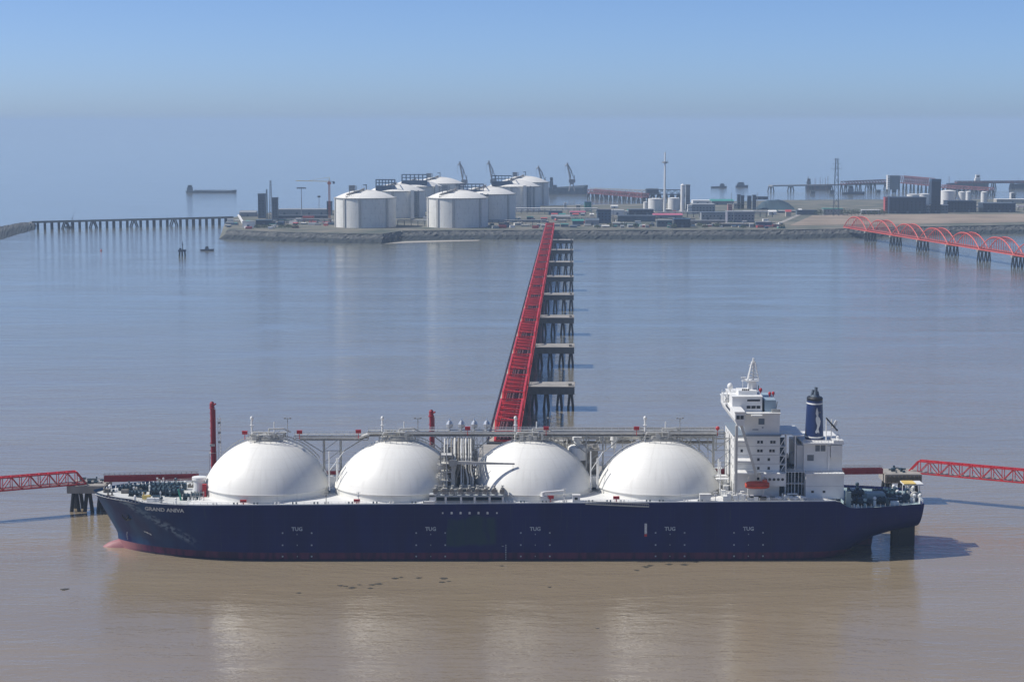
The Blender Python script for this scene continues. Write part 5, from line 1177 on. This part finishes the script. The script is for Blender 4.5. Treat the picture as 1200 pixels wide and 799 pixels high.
# middle yard, left to right
for a in [
 (643,659,247,252,'low blue roofed building behind the jetty root',BLUEC,STEELB,14,'flat'), (661,663.8,237.5,246,'small white silo block near the jetty root',WHITEC,WHITEC,6,'flat'),
 (675,680,240,247,'cream kiosk tower among the yard sheds',BUFF,WHITEC,8,'flat'), (685,693,236.5,248,'dark green block left of the tall thin poles',GREENC,BLUEC,12,'flat'),
 (668,686,247.5,251.5,'low pink roofed shed in the middle yard',GREYC,PINKC,12,'gable'), (646,668,252,257,'grey gabled shed just right of the jetty root',GREYC,GREYC,20,'gable'),
 (671,684,257,263.5,'small green roofed shed at the shore road',BLUEC,GREENC,12,'gable'), (686,702,256,264,'grey blue gabled shed beside the green roofed one',GREYC,STEELB,16,'gable'),
 (700,716,246,262,'tall dark teal workshop in the middle yard',BLUEC,DARKB,20,'flat'), (716,724,240.5,244,'little white gabled house in the yard',WHITEC,WHITEC,8,'gable'),
 (716,731,246,252,'white stepped plant building right of the teal workshop',WHITEC,WHITEC,12,'flat'), (732,740,247.5,252,'small white round ended store beside the white plant',WHITEC,WHITEC,8,'flat'),
 (737,766,245.5,252.5,'long dark blue flat building left of the pink roof',DARKB,STEELB,24,'flat'), (718,734,261,265,'low cream shed by the shore wall',BUFF,WHITEC,10,'flat'),
 (724,768,252.8,260,'long blue grey workshop in front of the dark flat building',STEELB,STEELB,20,'flat'), (736,752,262,265.5,'low green grey canopy near the parapet wall',GREENC,GREYC,10,'flat'),
 (790,809,256.5,267,'dark blue block below the pink roof',DARKB,BLUEC,18,'flat'), (766,800,250.5,256,'wide low shed with a bright pink roof',GREYC,PINKC,30,'gable'),
 (770,788,258,266,'blue grey shed left of the dark blue block',STEELB,GREYC,14,'flat'), (806,811,240,251,'white end tower of the pale warehouse',WHITEC,WHITEC,10,'flat'),
 (811.5,838,239.5,251,'pale grey warehouse behind the white end tower',GREYC,GREYC,40,'flat'), (812,835,235,239.5,'long white roofed store behind the pale warehouse',WHITEC,WHITEC,30,'flat'),
 (834,860,234,240,'wide store with a green roof left of the plant stacks',GREYC,GREENC,50,'gable'), (822,852,249,258,'long dull grey shed in front of the warehouse',GREYC,STEELB,26,'flat'),
 (852.5,884,248,261,'large grey violet factory hall facing the water',mat('violet_grey_cladding',(.25,.25,.30),.6),GREYC,30,'flat'), (809,850,258.5,264,'low brown grey shed row behind the parapet wall',mat('brown_grey_wall',(.26,.23,.22),.7),GREYC,14,'flat'),
 (835,886,262,265.8,'long cream roofed shed row at the shore',STEELB,BUFF,14,'flat'), (886,904,260,266.5,'small blue shed by the end of the shed row',BLUEC,GREYC,12,'flat'),
 (901,910,246.5,252,'bright white house near the dark stockpile',WHITEC,WHITEC,12,'gable'), (921,927,246,254,'cream house with a steep roof at the field corner',BUFF,REDC,10,'gable'),
 (853,858,239,248,'pink cylindrical plant block left of the stacks',mat('pink_wall',(.55,.25,.25),.7),BUFF,8,'flat'), (860,872,238.5,245,'low cream plant block under the stacks',BUFF,GREYC,14,'flat'),
 (864,867.5,228,245,'left blue process tower of the plant',STEELB,STEELB,8,'flat'), (868.5,872,229,245,'second blue process tower of the plant',STEELB,STEELB,8,'flat'),
 (876,880.5,229.5,245,'third blue process tower of the plant',STEELB,STEELB,8,'flat'), (882,886,228.5,246,'rightmost blue process tower of the plant',STEELB,STEELB,8,'flat'),
 (886,900,230.5,234,'raised dark conveyor house beside the process towers',DARKB,STEELB,12,'flat'), (872,925,247,249.5,'long low white roofed walkway behind the factory hall',BLUEC,WHITEC,10,'flat'),
 (803.6,808.5,216.5,249,'tall grey elevator block beside the white silo shaft',GREYC,GREYC,12,'flat'),
 (965,988,244.5,252,'long pale shed behind the field at the pylon foot',GREYC,GREENC,20,'flat'), (934,958,246.5,252,'low dark shed left of the pylon foot',STEELB,DARKB,16,'flat'),
 (1010,1032,246,251.5,'pale broken sheds left of the red ended hall',GREYC,WHITEC,16,'flat'),
 (1037,1041.5,231.5,250,'bright red end block of the dark hall',REDC,REDC,14,'flat'), (1042,1085,231.5,250.5,'large dark navy hall with red end block',DARKB,DARKB,40,'flat'),
 (1085.5,1090,240,250,'grey link block between hall and dark tower',GREYC,WHITEC,12,'flat'), (1091,1102,210,250,'tall dark blue process tower on the right of the island',DARKB,BLUEC,16,'flat'),
 (1103,1111,240,250,'white stepped block right of the dark blue tower',STEELB,WHITEC,12,'flat'), (1110,1144,235.5,249,'dark navy hall between the dark tower and the white tank',DARKB,DARKB,30,'flat'),
 (1152,1190,238,249,'long navy hall at the far right of the island',DARKB,STEELB,34,'flat'), (1168,1205,233.5,238,'pale long store behind the far right hall',BUFF,WHITEC,24,'flat'),
 ]:
    shed(a[0], a[1], a[2], a[3], a[4], a[5], a[6], a[7], a[8])
for a in [(768.5,247.5,17,232.5,'left of two squat white round tanks by the white pole'),(790,247,14,231.8,'right of two squat white round tanks by the white pole'),(756.5,246,5,236.5,'thin white tank left of the two squat round tanks'),
          (799.8,249.5,4.6,215.5,'tall slender white silo shaft beside the grey elevator block'),(1071,240,14,227.5,'low white round tank behind the dark hall, left one'),(1084,239.5,13,227,'low white round tank behind the dark hall, right one'),
          (1112.5,243,18,223,'biggest white round tank right of the dark blue tower'),(1127.5,243,8,224.5,'thin grey round tank right of the biggest white tank'),(1135,243.5,6,224,'cream round tank third right of the dark blue tower'),
          (1153.5,243,7,224.5,'slim white round tank standing alone at the right'),(1094,235,5,213,'white column tank touching the dark blue tower'),(1186,236,5,225.5,'small white silo near the right picture edge')]: silo(*a)
rng = random.Random(99); rws = [(478, 640, 258, 'below the tanks', 14), (648, 720, 254, 'beside the jetty root', 9), (700, 812, 249.5, 'below the squat round tanks', 13), (655, 905, 266, 'on the right shore road', 26), (1100, 1200, 243, 'behind the navy halls', 12), (262, 384, 263, 'in the left yard', 12), (905, 955, 249, 'beside the stockpile', 7)]
for xa, xb, yb, zone, n in rws:
    for i in range(n):
        cxp_ = lerp(xa, xb, (i + rng.uniform(.15, .85)) / n); ww = rng.uniform(1.5, 4.5); yb_ = yb + rng.uniform(-1.2, 1.2); hh = rng.uniform(1.4, 4.2)
        cn, cm = rng.choice([('grey', GREYC), ('white', WHITEC), ('blue', BLUEC), ('dark', DARKB), ('steel blue', STEELB), ('cream', BUFF)]); rn, rm = rng.choice([('green', GREENC), ('white', WHITEC), ('grey', GREYC), ('blue', BLUEC), ('grey', STEELB), ('red', REDC)])
        shed(cxp_ - ww, cxp_ + ww, yb_ - hh, yb_, '%s hut with %s roof %s, %s from left' % (cn, rn, zone, ORD[i] if i < 20 else 'twenty-' + ORD[i - 20]), cm, rm, rng.uniform(8, 16), rng.choice(['flat', 'gable']), name='hut')
def pipe_rack(px0, px1, py, h, label, m=GREYC):
    a, b = at(px0, py, GZ), at(px1, py, GZ); L_ = (b - a).length; e = empty('pipe_rack', (a.x, a.y, GZ), math.atan2(b.y-a.y, b.x-a.x), label, 'pipe rack'); n = int(L_ / 9); q = MB()
    for i in range(n + 1):
        x = L_ * i / n
        for y in (-3, 3): q.tube((x, y, 0), (x, y, h), .35, 4)
        q.tube((x, -3, h), (x, 3, h), .35, 4); q.tube((x, -3, h*.6), (x, 3, h*.6), .3, 4)
    for y in (-3, 3): q.tube((0, y, h), (L_, y, h), .3, 4)
    q.build('frame', STEELB, e); q = MB()
    for y, z, r_ in ((-2.2, h + .6, .5), (-.8, h + .5, .4), (.8, h + .7, .6), (2.2, h + .5, .35), (-1.5, h*.6 + .6, .45), (1.4, h*.6 + .6, .5)): q.tube((0, y, z), (L_, y, z), r_, 6)
    q.build('pipes', m, e)
pipe_rack(466, 640, 264.5, 7, 'long pipe rack running in front of the tanks to the jetty root')
pipe_rack(652, 770, 259.5, 6, 'pipe rack running right from the jetty root', BUFF)
pipe_rack(604, 700, 250.5, 8, 'pipe rack behind the right row of tanks', WHITEC)
pipe_rack(770, 905, 254.5, 7, 'pipe rack passing before the pale grey warehouse', GREYC)
pipe_rack(326, 388, 262, 6, 'short pipe rack left of the near left tank', GREYC)
pipe_rack(1088, 1200, 246.5, 7, 'pipe rack between the navy halls on the right', WHITEC)
# tall white pole and pylon
mast(778.8, 249, 178.5, 'very tall white tapering pole with a lamp ring by the round tanks', 2.2, WHITEC, False, False, name='tall_pole', r2=1.0)
Y = Yof(249, GZ); x = Xof(778.8, Y, GZ); e = empty('lamp_ring', (x, Y, Zof(190.5, Y)), 0, 'cross arm and lamps ringing the very tall white pole', 'lamp ring'); q = MB(); q.lathe([(1.6, -1.5), (4.2, -1), (4.2, 1.2), (1.6, 1.5)], 0, 0, 14); q.tube((-6, 0, 0), (6, 0, 0), .4, 4); q.tube((-3.5, 0, 0), (-3.5, 0, 4), .3, 4); q.tube((3.5, 0, 0), (3.5, 0, 4), .3, 4); q.build('lamp_cage', GREYC, e)
Y = Yof(253, GZ); e = mast(979.5, 253, 185.5, 'tall grey lattice power pylon behind the brown field', 4.2, STEELB); q = MB(); hh = Zof(185.5, Y) - GZ
for k, w_ in ((.98, 5), (.9, 7), (.82, 9)): q.tube((-w_, 0, hh * k), (w_, 0, hh * k), .25, 4)
q.build('cross_arms', STEELB, e)
for px, yb, yt in ((693.5, 256, 236), (718.5, 262, 245), (859.5, 262, 238), (857, 246, 226.5), (887.5, 247, 225.5)): mast(px, yb, yt, {693.5:'thin grey pole beside the dark green block',718.5:'thin pale pole right of the teal workshop',859.5:'thin pole rising in front of the grey violet hall',857:'thin mast left of the blue process towers',887.5:'thin dark mast right of the blue process towers'}[px], .35, GREYC, False, name='thin_pole')
# stockpile, bushes
q = MB(); P = [at(888, 246, GZ), at(934, 246, GZ)]; L_ = (P[1] - P[0]).length; n = 26; rng = random.Random(2); vs = []
for i in range(n + 1):
    t = i / n; hgt = (15 * (1 - abs(2*t-1) ** 3) + rng.uniform(-.6, .6)); vs += [(P[0].x + L_*t, P[0].y, GZ - .2), (P[0].x + L_*t, P[0].y + 24, GZ + hgt * .9), (P[0].x + L_*t, P[0].y + 34, GZ + max(hgt, .1)), (P[0].x + L_*t, P[0].y + 60, GZ - .2)]
q.add(vs, [(i*4+j, (i+1)*4+j, (i+1)*4+j+1, i*4+j+1) for i in range(n) for j in range(3)]); tag(q.build('covered_stockpile', mat('dark_tarpaulin', (.03, .07, .10), .7, var=.2, scale=.05)), 'long dark covered stockpile mound left of the brown field', 'stockpile')
rng = random.Random(77)
def bush(px, py, r, h, label, group):
    p = at(px, py, GZ); e = empty('tree', (p.x, p.y, GZ), 0, label, 'tree', group)
    q = MB(); q.tube((0, 0, 0), (0, 0, h * .6), .35, 6, .15); [q.tube((0, 0, h * .35), (rng.uniform(-.5, .5) * r, rng.uniform(-.5, .5) * r, h * .75), .14, 4) for _ in range(4)]; q.build('trunk', TIMBER, e)
    q = MB()
    for k in range(150):
        a = rng.uniform(0, 6.28); rr = r * math.sqrt(rng.random()); z = h * (.25 + .75 * rng.random() * math.sqrt(max(1 - (rr / r) ** 2, .05))); s = rng.uniform(.35, .9)
        c = Vector((rr * math.cos(a), rr * math.sin(a), z)); u = Vector((rng.gauss(0, 1), rng.gauss(0, 1), rng.gauss(0, 1))).normalized(); v = u.orthogonal().normalized()
        q.add([c + u*s, c + v*s, c - u*s*.8, c - v*s*.9], [(0, 1, 2, 3)])
    q.build('crown', LEAF, e)
for k, (px, r) in enumerate([(959, 7), (963, 6), (989, 7), (993, 6.5), (998, 6), (1002, 7), (1006, 6), (1012, 4), (1018, 4.5), (1025, 5), (1031, 7), (1036, 6)]):
    bush(px, 252.6, r, r * 1.35 + 2, 'dark bushy tree behind the brown field, %s from the left in its row' % ORD[k], 'trees behind the brown field')
for k in range(16):
    px = 700 + k * 14 + (k * 37 % 9); bush(px, 267.6 - (k % 3) * 1.4, 4.2 + k % 3, 5 + k % 4, 'small green tree along the shore road right of the jetty root, %s from left' % ORD[k], 'trees along the shore road')
for k, px in enumerate((302, 309, 316, 330, 338, 346)): bush(px, 267.5, 5, 5.5, 'low shrub near the left shore of the island, %s from the left' % ORD[k], 'shrubs on the left shore')

# yard clutter that could be counted only in part: stacked goods
rng = random.Random(14); k = 0; CT = []; CO = []
cols = [('white', WHITEC), ('blue', BLUEC), ('red', REDC), ('grey', GREYC), ('cream', BUFF), ('green', GREENC)]
for i in range(84):
    px = rng.choice([rng.uniform(265, 388), rng.uniform(575, 640), rng.uniform(650, 925), rng.uniform(650, 925)]); py = rng.uniform(258, 268.3)
    if 388 < px < 575: continue
    cn, cm = rng.choice(cols); p = at(px, py, GZ); w_, d_, h_ = rng.uniform(2, 6), rng.uniform(2, 4), rng.uniform(1.8, 3.8)
    CT.append((px, cn)); e = empty('goods_container', (p.x, p.y, GZ), rng.uniform(-.3, .3), 'x', 'container', 'small containers and stacks on the island yard'); CO.append(e)
    q = MB(); q.box(-w_, w_, -d_, d_, 0, h_); q.build('body', cm, e); q = MB(); q.box(-w_ - .1, w_ + .1, -d_ - .1, d_ + .1, h_, h_ + .25); q.build('lid', cm if i % 2 else WHITEC, e)
for cn, _ in cols:
    for zone, lo, hi in (('left of the storage tanks', 0, 480), ('between the tanks and jetty root', 480, 650), ('right of the jetty root', 650, 2000)):
        L_ = sorted([(p_, o_) for (p_, c_), o_ in zip(CT, CO) if c_ == cn and lo <= p_ < hi], key=lambda t: t[0])
        for i, (p_, o_) in enumerate(L_): o_['label'] = ('small %s container %s, %s from the left of its colour' % (cn, zone, ORD[i])) if len(L_) > 1 else 'only small %s container %s' % (cn, zone)
# small ramp and pale wall at the left tip
q = MB(); a, b = at(278.5, 253, GZ), at(287, 268, GZ); q.add([(a.x, a.y, GZ), (a.x + 3, a.y, GZ), (b.x + 3, b.y, GZ), (b.x, b.y, GZ), (a.x, a.y, GZ + 2), (a.x + 3, a.y, GZ + 2), (b.x + 3, b.y, GZ + 2), (b.x, b.y, GZ + 2)], [(0,1,5,4),(1,2,6,5),(2,3,7,6),(3,0,4,7),(4,5,6,7)]); tag(q.build('pale_wall', WHITEC), 'slanting pale low wall at the left tip of the island', 'wall')

# ============================================================ LEFT BREAKWATER AND TRESTLE BRIDGE
f = [at(-60, 291), at(0, 282.5), at(20, 275.5), at(41, 270)]; cbk = [at(-60, 272, 8), at(0, 265.8, 8), at(20, 261.3, 8), at(38, 259.6, 8)]; q = MB(); vs = []
bw = []
for a, b, c, d in zip(f[:-1], f[1:], cbk[:-1], cbk[1:]):
    for i in range(14): bw.append((lerp(a, b, i / 14), lerp(c, d, i / 14)))
bw.append((f[-1], cbk[-1])); rng = random.Random(6)
for a, c in bw:
    for j in range(7):
        t = j / 5; p = lerp(Vector((a.x, a.y, -.6)), Vector((c.x, c.y, 8)), min(t, 1)) if j < 6 else Vector((c.x - 8, c.y + 60, -1)); e_ = 1.0 if 0 < j < 6 else 0
        vs.append((p.x + rng.uniform(-1.2, 1.2)*e_, p.y + rng.uniform(-1.2, 1.2)*e_, p.z + rng.uniform(-.8, .8)*e_))
q.add(vs, [(i*7+j, (i+1)*7+j, (i+1)*7+j+1, i*7+j+1) for i in range(len(bw)-1) for j in range(6)] + [tuple(range((len(bw)-1)*7, len(bw)*7))])
tag(q.build('breakwater', ROCK), 'rubble breakwater coming in from the left picture edge', 'breakwater')
a, b = at(36, 260, 11), at(272, 254.3, 11); L_ = (b - a).length; e = empty('trestle_bridge', (a.x, a.y, 0), math.atan2(b.y - a.y, b.x - a.x), 'long low trestle bridge joining the left breakwater to the island', 'bridge')
q = MB(); q.box(0, L_, -6, 6, 9.2, 11.2); q.build('deck', mat('bridge_deck_grey', (.20,.21,.22), .8), e)
q = MB(); q.box(0, L_, -6.3, -6.0, 11.0, 12.2); q.build('parapet', CONCD, e)
n = 30
for i in range(1, n):
    x = L_ * i / n
    if i in (5, 9, 15, 21): # raking groups
        q = MB(); [q.tube((x + s * 1.5, y, 9.2), (x + s * 5.5, y, -2), 1.0, 8) for s in (-1, 1) for y in (-4, 4)]; q.build('raking_pile_group', PILE, e)
    else: q = MB(); [q.tube((x, y, 9.2), (x, y, -2), .75 if i % 3 else 1.1, 8) for y in (-4, 0, 4)]; q.build('pile_row', PILE, e)
e = empty('floating_derrick', at(80, 258, 11) + Vector((0, 8, 0)), 0, 'thin slanting derrick boom beyond the left end of the trestle bridge', 'derrick'); q = MB(); q.tube((0, 0, -11), (9, 0, 15), .35, 5, .2); q.tube((0, 0, -11), (4, 3, 4), .2, 4); q.build('boom', STEELB, e); q = MB(); q.box(-6, 5, -4, 4, -11.2, -9); q.build('barge', STEELB, e)
# navigation marker
p = at(213.6, 300); e = empty('navigation_marker', p, 0, 'navigation marker with mast on a small piled platform left of the island', 'marker'); q = MB(); q.box(-4.2, 4.2, -3.5, 3.5, 5, 7.2); q.box(-3, -1, -2, 0, 7.2, 9.2); q.build('platform', DARKB, e)
for dx in (-2.9, 0, 2.9): q = MB(); q.tube((dx, -1.5, 5.1), (dx * 1.2, -2, -2), .7, 8); q.tube((dx, 1.5, 5.1), (dx * 1.2, 2, -2), .7, 8); q.build('pile', PILE, e)
q = MB(); q.tube((.6, 0, 7.2), (.6, 0, 15.5), .55, 8, .3); q.box(-.1, 1.3, -.7, .7, 12.5, 13.5); q.tube((.6, 0, 15.5), (.6, 0, 17), .25, 6); q.build('mast', DARKB, e)
q = MB(); q.lathe([(1.0, -.5), (1.4, .4), (.5, 1.2), (.2, 2.6), (.01, 2.7)], 0, 0, 12); o = q.build('channel_buoy', REDC, None, at(118.5, 294)); tag(o, 'tiny red channel buoy on open water left of the marker', 'buoy')

# ============================================================ BOATS
def boat(px0, px1, ywl, label, hull_m, house=(0.05, .14), hh=12, fb=3.2, hm_=WHITEC, name='cargo_boat', beam=.16, masts=(), cat='boat', rz=0.0, holds=True):
    c = at((px0 + px1) / 2, ywl); L_ = (px1 - px0) * mpp(c.y); B_ = L_ * beam; e = empty(name, (c.x, c.y + B_/2, 0), rz, label, cat)
    q = MB(); h = L_ / 2; o = [(-h, -B_*.35), (-h*.92, -B_/2), (h*.78, -B_/2), (h*.93, -B_*.3), (h, 0), (h*.93, B_*.3), (h*.78, B_/2), (-h*.92, B_/2), (-h, B_*.35)]
    n = len(o); q.add([(x*.97, y*.9, -1) for x, y in o] + [(x, y, fb + (fb*.45 if x > h*.9 else 0)) for x, y in o], [(i, (i+1) % n, n+(i+1) % n, n+i) for i in range(n)] + [tuple(range(n, 2*n))]); q.build('hull', hull_m, e)
    q = MB(); x0, x1 = -h + L_*house[0], -h + L_*house[1]; q.box(x0, x1, -B_*.38, B_*.38, fb, fb + hh*.6); q.box(x0 + (x1-x0)*.15, x1 - (x1-x0)*.1, -B_*.3, B_*.3, fb + hh*.6, fb + hh); q.build('deckhouse', hm_, e)
    q = MB(); q.box(x1 - (x1-x0)*.09, x1 - (x1-x0)*.06, -B_*.26, B_*.26, fb + hh*.72, fb + hh*.88); q.box(x0 + (x1-x0)*.25, x1 - (x1-x0)*.2, -B_*.31, -B_*.3 - .02, fb + hh*.72, fb + hh*.88); q.build('windows', GLASS, e)
    if holds and L_ > 40:
        q = MB(); q.box(x1 + L_*.05, h*.8, -B_*.3, B_*.3, fb, fb + 1.6)
        for k in range(6): xx = lerp(x1 + L_*.05, h*.8, k/6); q.box(xx, xx + .6, -B_*.33, B_*.33, fb + 1.6, fb + 2.1)
        q.build('hatch_covers', hull_m, e)
    for mxx, mh in masts: q = MB(); q.tube((-h + L_*mxx, 0, fb), (-h + L_*mxx, 0, fb + mh), .3, 6, .15); q.build('mast', STEELB, e)
    return e
boat(217, 277, 226, 'long dark cargo barge far out on the left with its house at the left end', STEELB, (.03, .13), 12, 4.0, STEELB, masts=((.08, 17), (.96, 7)))
boat(234.5, 250.5, 294, 'small dark motor boat between the navigation marker and the island', DARKB, (.35, .6), 3.6, 1.6, STEELB, beam=.28, masts=((.5, 6),))
boat(833, 852, 220.3, 'small dark ship on the far horizon water, left of a pair', DARKB, (.55, .85), 7, 3, STEELB, masts=((.7, 12),))
boat(862, 877, 219.5, 'small dark ship on the far horizon water, right of a pair', DARKB, (.1, .7), 8, 3.5, STEELB, masts=((.3, 12), (.6, 11)))
boat(944, 975, 222.5, 'dark moored ship at the far bridge left of the pylon', DARKB, (.05, .2), 16, 9, STEELB, masts=((.1, 24), (.4, 20), (.65, 20)))
boat(987, 1014, 228, 'dark dredger with high gear near the far bridge right of the pylon', DARKB, (.25, .5), 14, 4, STEELB, masts=((.35, 22), (.6, 16), (.8, 13)), beam=.22)
boat(1110, 1160, 220, 'long dark ship with white house at the far right port', DARKB, (.66, .78), 20, 10, WHITEC, masts=((.72, 27), (.3, 14)))
boat(1184, 1216, 221, 'dark ship cut by the right picture edge at the far port', DARKB, (.75, .9), 18, 10, STEELB, masts=((.3, 16),))
boat(640, 689, 227.5, 'long blue grey quay barge under the far slewing crane', STEELB, (.08, .17), 22, 13, STEELB, beam=.2, holds=False)

# ============================================================ FAR PIERS AND CRANES
def portal_crane(px, ybase, ytop, label, z=6, flip=1):
    Y = Yof(ybase, z); x = Xof(px, Y, z); h = Zof(ytop, Y) - z; m = mat('crane_grey', (.24, .24, .26), .6); e = empty('portal_crane', (x, Y, z), 0, label, 'crane', 'grey slewing cranes on the far quay')
    q = MB()
    for dx in (-6, 6):
        for dy in (-6, 6): q.tube((dx, dy, 0), (dx * .4, dy * .4, h * .26), .9, 6)
    q.box(-4, 4, -4, 4, h*.24, h*.3); q.build('portal', m, e)
    q = MB(); q.box(-6, 7, -4, 4, h*.3, h*.42); q.build('machine_house', m, e)
    q = MB(); q.tube((5, 0, h*.42), (-1, 0, h*.72), .8, 5); q.tube((-3, 0, h*.42), (-1, 0, h*.72), .8, 5); q.tube((5, 0, h*.42), (5.5, 0, h*.56), .8, 5); q.build('gantry', m, e)
    q = MB(); q.tube((-3, 0, h*.42), (-9, 0, h*.95), 1.6, 5); q.tube((0, 0, h*.7), (-10, 0, h), 1.1, 5); q.tube((-9, 0, h*.95), (-13.5, 0, h*.88), 1.2, 5); q.tube((-9, 0, h*.95), (-7.5, 0, h), .8, 5)
    for k in range(5): t = k / 5; q.tube((lerp(-3, -9, t), 0, h*lerp(.42, .95, t)), (lerp(0, -10, t + .15), 0, h*lerp(.7, 1, t)), .4, 4)
    q.build('jib', m, e); q = MB(); q.tube((-13.5, 0, h*.88), (-13.5, 0, h*.62), .2, 4); q.build('hoist_rope', m, e); return e
portal_crane(544, 226, 189.5, 'far grey slewing crane seen above the left row of tanks')
portal_crane(578, 226, 188.5, 'far grey slewing crane seen above the right row of tanks')
portal_crane(636, 225, 194.5, 'far grey slewing crane just right of the tanks')
portal_crane(670, 224, 191, 'far grey slewing crane standing alone on the blue barge', z=13)
shed(648, 652.5, 217, 224, 'small dark cabin block on the far quay left of the lone crane', STEELB, None, 12, z=8, name='cabin')
shed(681, 684, 218, 223, 'tiny dark cabin right of the lone far crane', STEELB, None, 8, z=8, name='cabin')
BRN = mat('brown_pier_steel', (.20, .065, .08), .7, var=.3, scale=.05)
def far_pier(px0, y0, px1, y1, zt, label, m, n, truss_h=0, w_=14, th=2.0):
    a, b = at(px0, y0, zt), at(px1, y1, zt); L_ = (b - a).length; e = empty('far_pier', (a.x, a.y, 0), math.atan2(b.y-a.y, b.x-a.x), label, 'pier')
    q = MB(); q.box(0, L_, -w_/2, w_/2, zt - th, zt); q.build('deck', m, e)
    for i in range(n + 1):
        x = L_ * (i + .02) / (n + .04); q = MB(); [q.tube((x + s*1.5, y, zt - th), (x + s*5, y, -2), 1.3, 6) for s in (-1, 1) for y in (-w_*.35, w_*.35)]; q.build('pile_group', PILE, e)
    if truss_h:
        q = MB(); k = max(4, int(L_ / 12))
        for y in (-w_/2, w_/2):
            q.tube((0, y, zt + truss_h), (L_, y, zt + truss_h), .7, 4)
            for i in range(k): q.tube((L_*i/k, y, zt), (L_*(i+.5)/k, y, zt + truss_h), .5, 4); q.tube((L_*(i+.5)/k, y, zt + truss_h), (L_*(i+1)/k, y, zt), .5, 4)
        q.build('conveyor_truss', m, e)
    return e
far_pier(692, 225.5, 757, 231, 12, 'brown piled conveyor pier behind the middle yard', BRN, 12, 6)
far_pier(694, 223.5, 760, 226, 11, 'grey stone approach pier behind the brown conveyor pier', GREYC, 9, 5)
far_pier(757, 227, 803, 227.5, 12, 'dark pier behind the squat white tanks', DARKB, 6, 8)
shed(758, 772, 221, 227.8, 'dark hipped warehouse on the far pier left of the tall white pole', DARKB, STEELB, 40, 'gable', z=10, name='warehouse')
far_pier(903, 217, 1040, 214.8, 14, 'long far bridge on wide piers left of the port tower', GREYC, 6, 0, 16, 3.2)
far_pier(988, 215.5, 1040, 213.2, 17, 'reddish conveyor pier over the far bridge', BRN, 3, 5)
far_pier(1056, 213.5, 1092, 217, 18, 'brown inclined conveyor pier left of the dark blue tower', BRN, 4, 14)
far_pier(1103, 219, 1162, 222.5, 12, 'long pink brown conveyor running right of the dark blue tower', BRN, 6, 4)
far_pier(1120, 213.6, 1230, 213.0, 16, 'far red bridge running out of the right picture edge', BRN, 5, 2, 14, 3)
shed(1040, 1042.5, 205.5, 222, 'narrow white end wall of the far port tower', WHITEC, None, 14, z=10, name='port_tower', cat='tower')
shed(1042.6, 1054.5, 206, 222, 'square blue grey port tower on the far bridge', STEELB, None, 30, z=10, name='port_tower', cat='tower')
shed(1185, 1190, 226, 236, 'small grey tower block near the right edge behind the halls', GREYC, None, 12, name='block_tower', cat='tower')
for k, (px, py) in enumerate(((952.5, 228.5), (975, 228), (1029.5, 227.5), (1048, 227))):
    p = at(px, py); e = empty('pier_dolphin', p, 0, 'square concrete dolphin in the water before the far bridge, %s from the left' % ORD[k], 'dolphin', 'square dolphins before the far bridge'); q = MB(); q.box(-4.5, 4.5, 0, 8, 2.5, 9); q.build('cap', CONCD, e); q = MB(); [q.tube((dx, 4, 2.6), (dx*1.3, 4, -2), 1.0, 6) for dx in (-3, 0, 3)]; q.build('piles', PILE, e)
for k, (px, yt) in enumerate(((947, 207), (955, 209), (961, 208), (967, 208.5), (970, 206.5), (1112, 206))):
    mast(px, 222.5, yt, 'thin red mast over the moored ship left of the pylon, %s from the left' % ORD[k] if k < 5 else 'lone thin mast over the far right port', .5, BRN, False, z=4, name='thin_pole')

# ============================================================ FLOATING DEBRIS
deb = [(399,686,3),(405,687,2),(413,688.5,4),(421,685,2),(436,685,3),(444,684,4),(434,689,2.5),(463,677.5,3.5),(470,676.5,2),(491,677,3),(520,677.5,4),(518,682,3),(526,681,2),(746,668,2.5),(757,664,4),(762,662.5,3),(784,661,3.5),(802,661.5,4),(815,658.5,2),(350,694.5,2.5),(76,690,4),(644,688,1.6),(700,736,1.6),(588,663,2)]
rng = random.Random(55)
for k, (px, py, s) in enumerate(deb):
    s *= .9
    p = at(px, py); q = MB(); n = 9; o = [(math.cos(2*math.pi*i/n) * s * .32 * rng.uniform(.6, 1.2), math.sin(2*math.pi*i/n) * s * .42 * rng.uniform(.5, 1.2)) for i in range(n)]
    q.prismz(o, -.1, .09); q.tube((-s*.4, rng.uniform(-.4, .4), .08), (s*.4, rng.uniform(-.4, .4), .1), .09, 5)
    ob = q.build('floating_debris', mat('sodden_debris', (.05, .045, .035), .7), None, p)
    where = 'left of the bow' if px < 100 else 'below the second dome' if 395 < px < 560 else 'below the first dome' if px < 395 else 'below the third dome' if px < 705 else 'below the fourth dome'
    rank = sorted([d_[0] for d_ in deb]).index(px)
    tag(ob, 'dark floating debris clump %s, %s from the left of them all' % (where, ORD[rank] if rank < 20 else ['twenty-first', 'twenty-second', 'twenty-third', 'twenty-fourth'][rank - 20]) if px > 100 else 'dark clump of debris floating alone at the far lower left', 'debris', 'clumps of debris floating in front of the ship', 'thing')
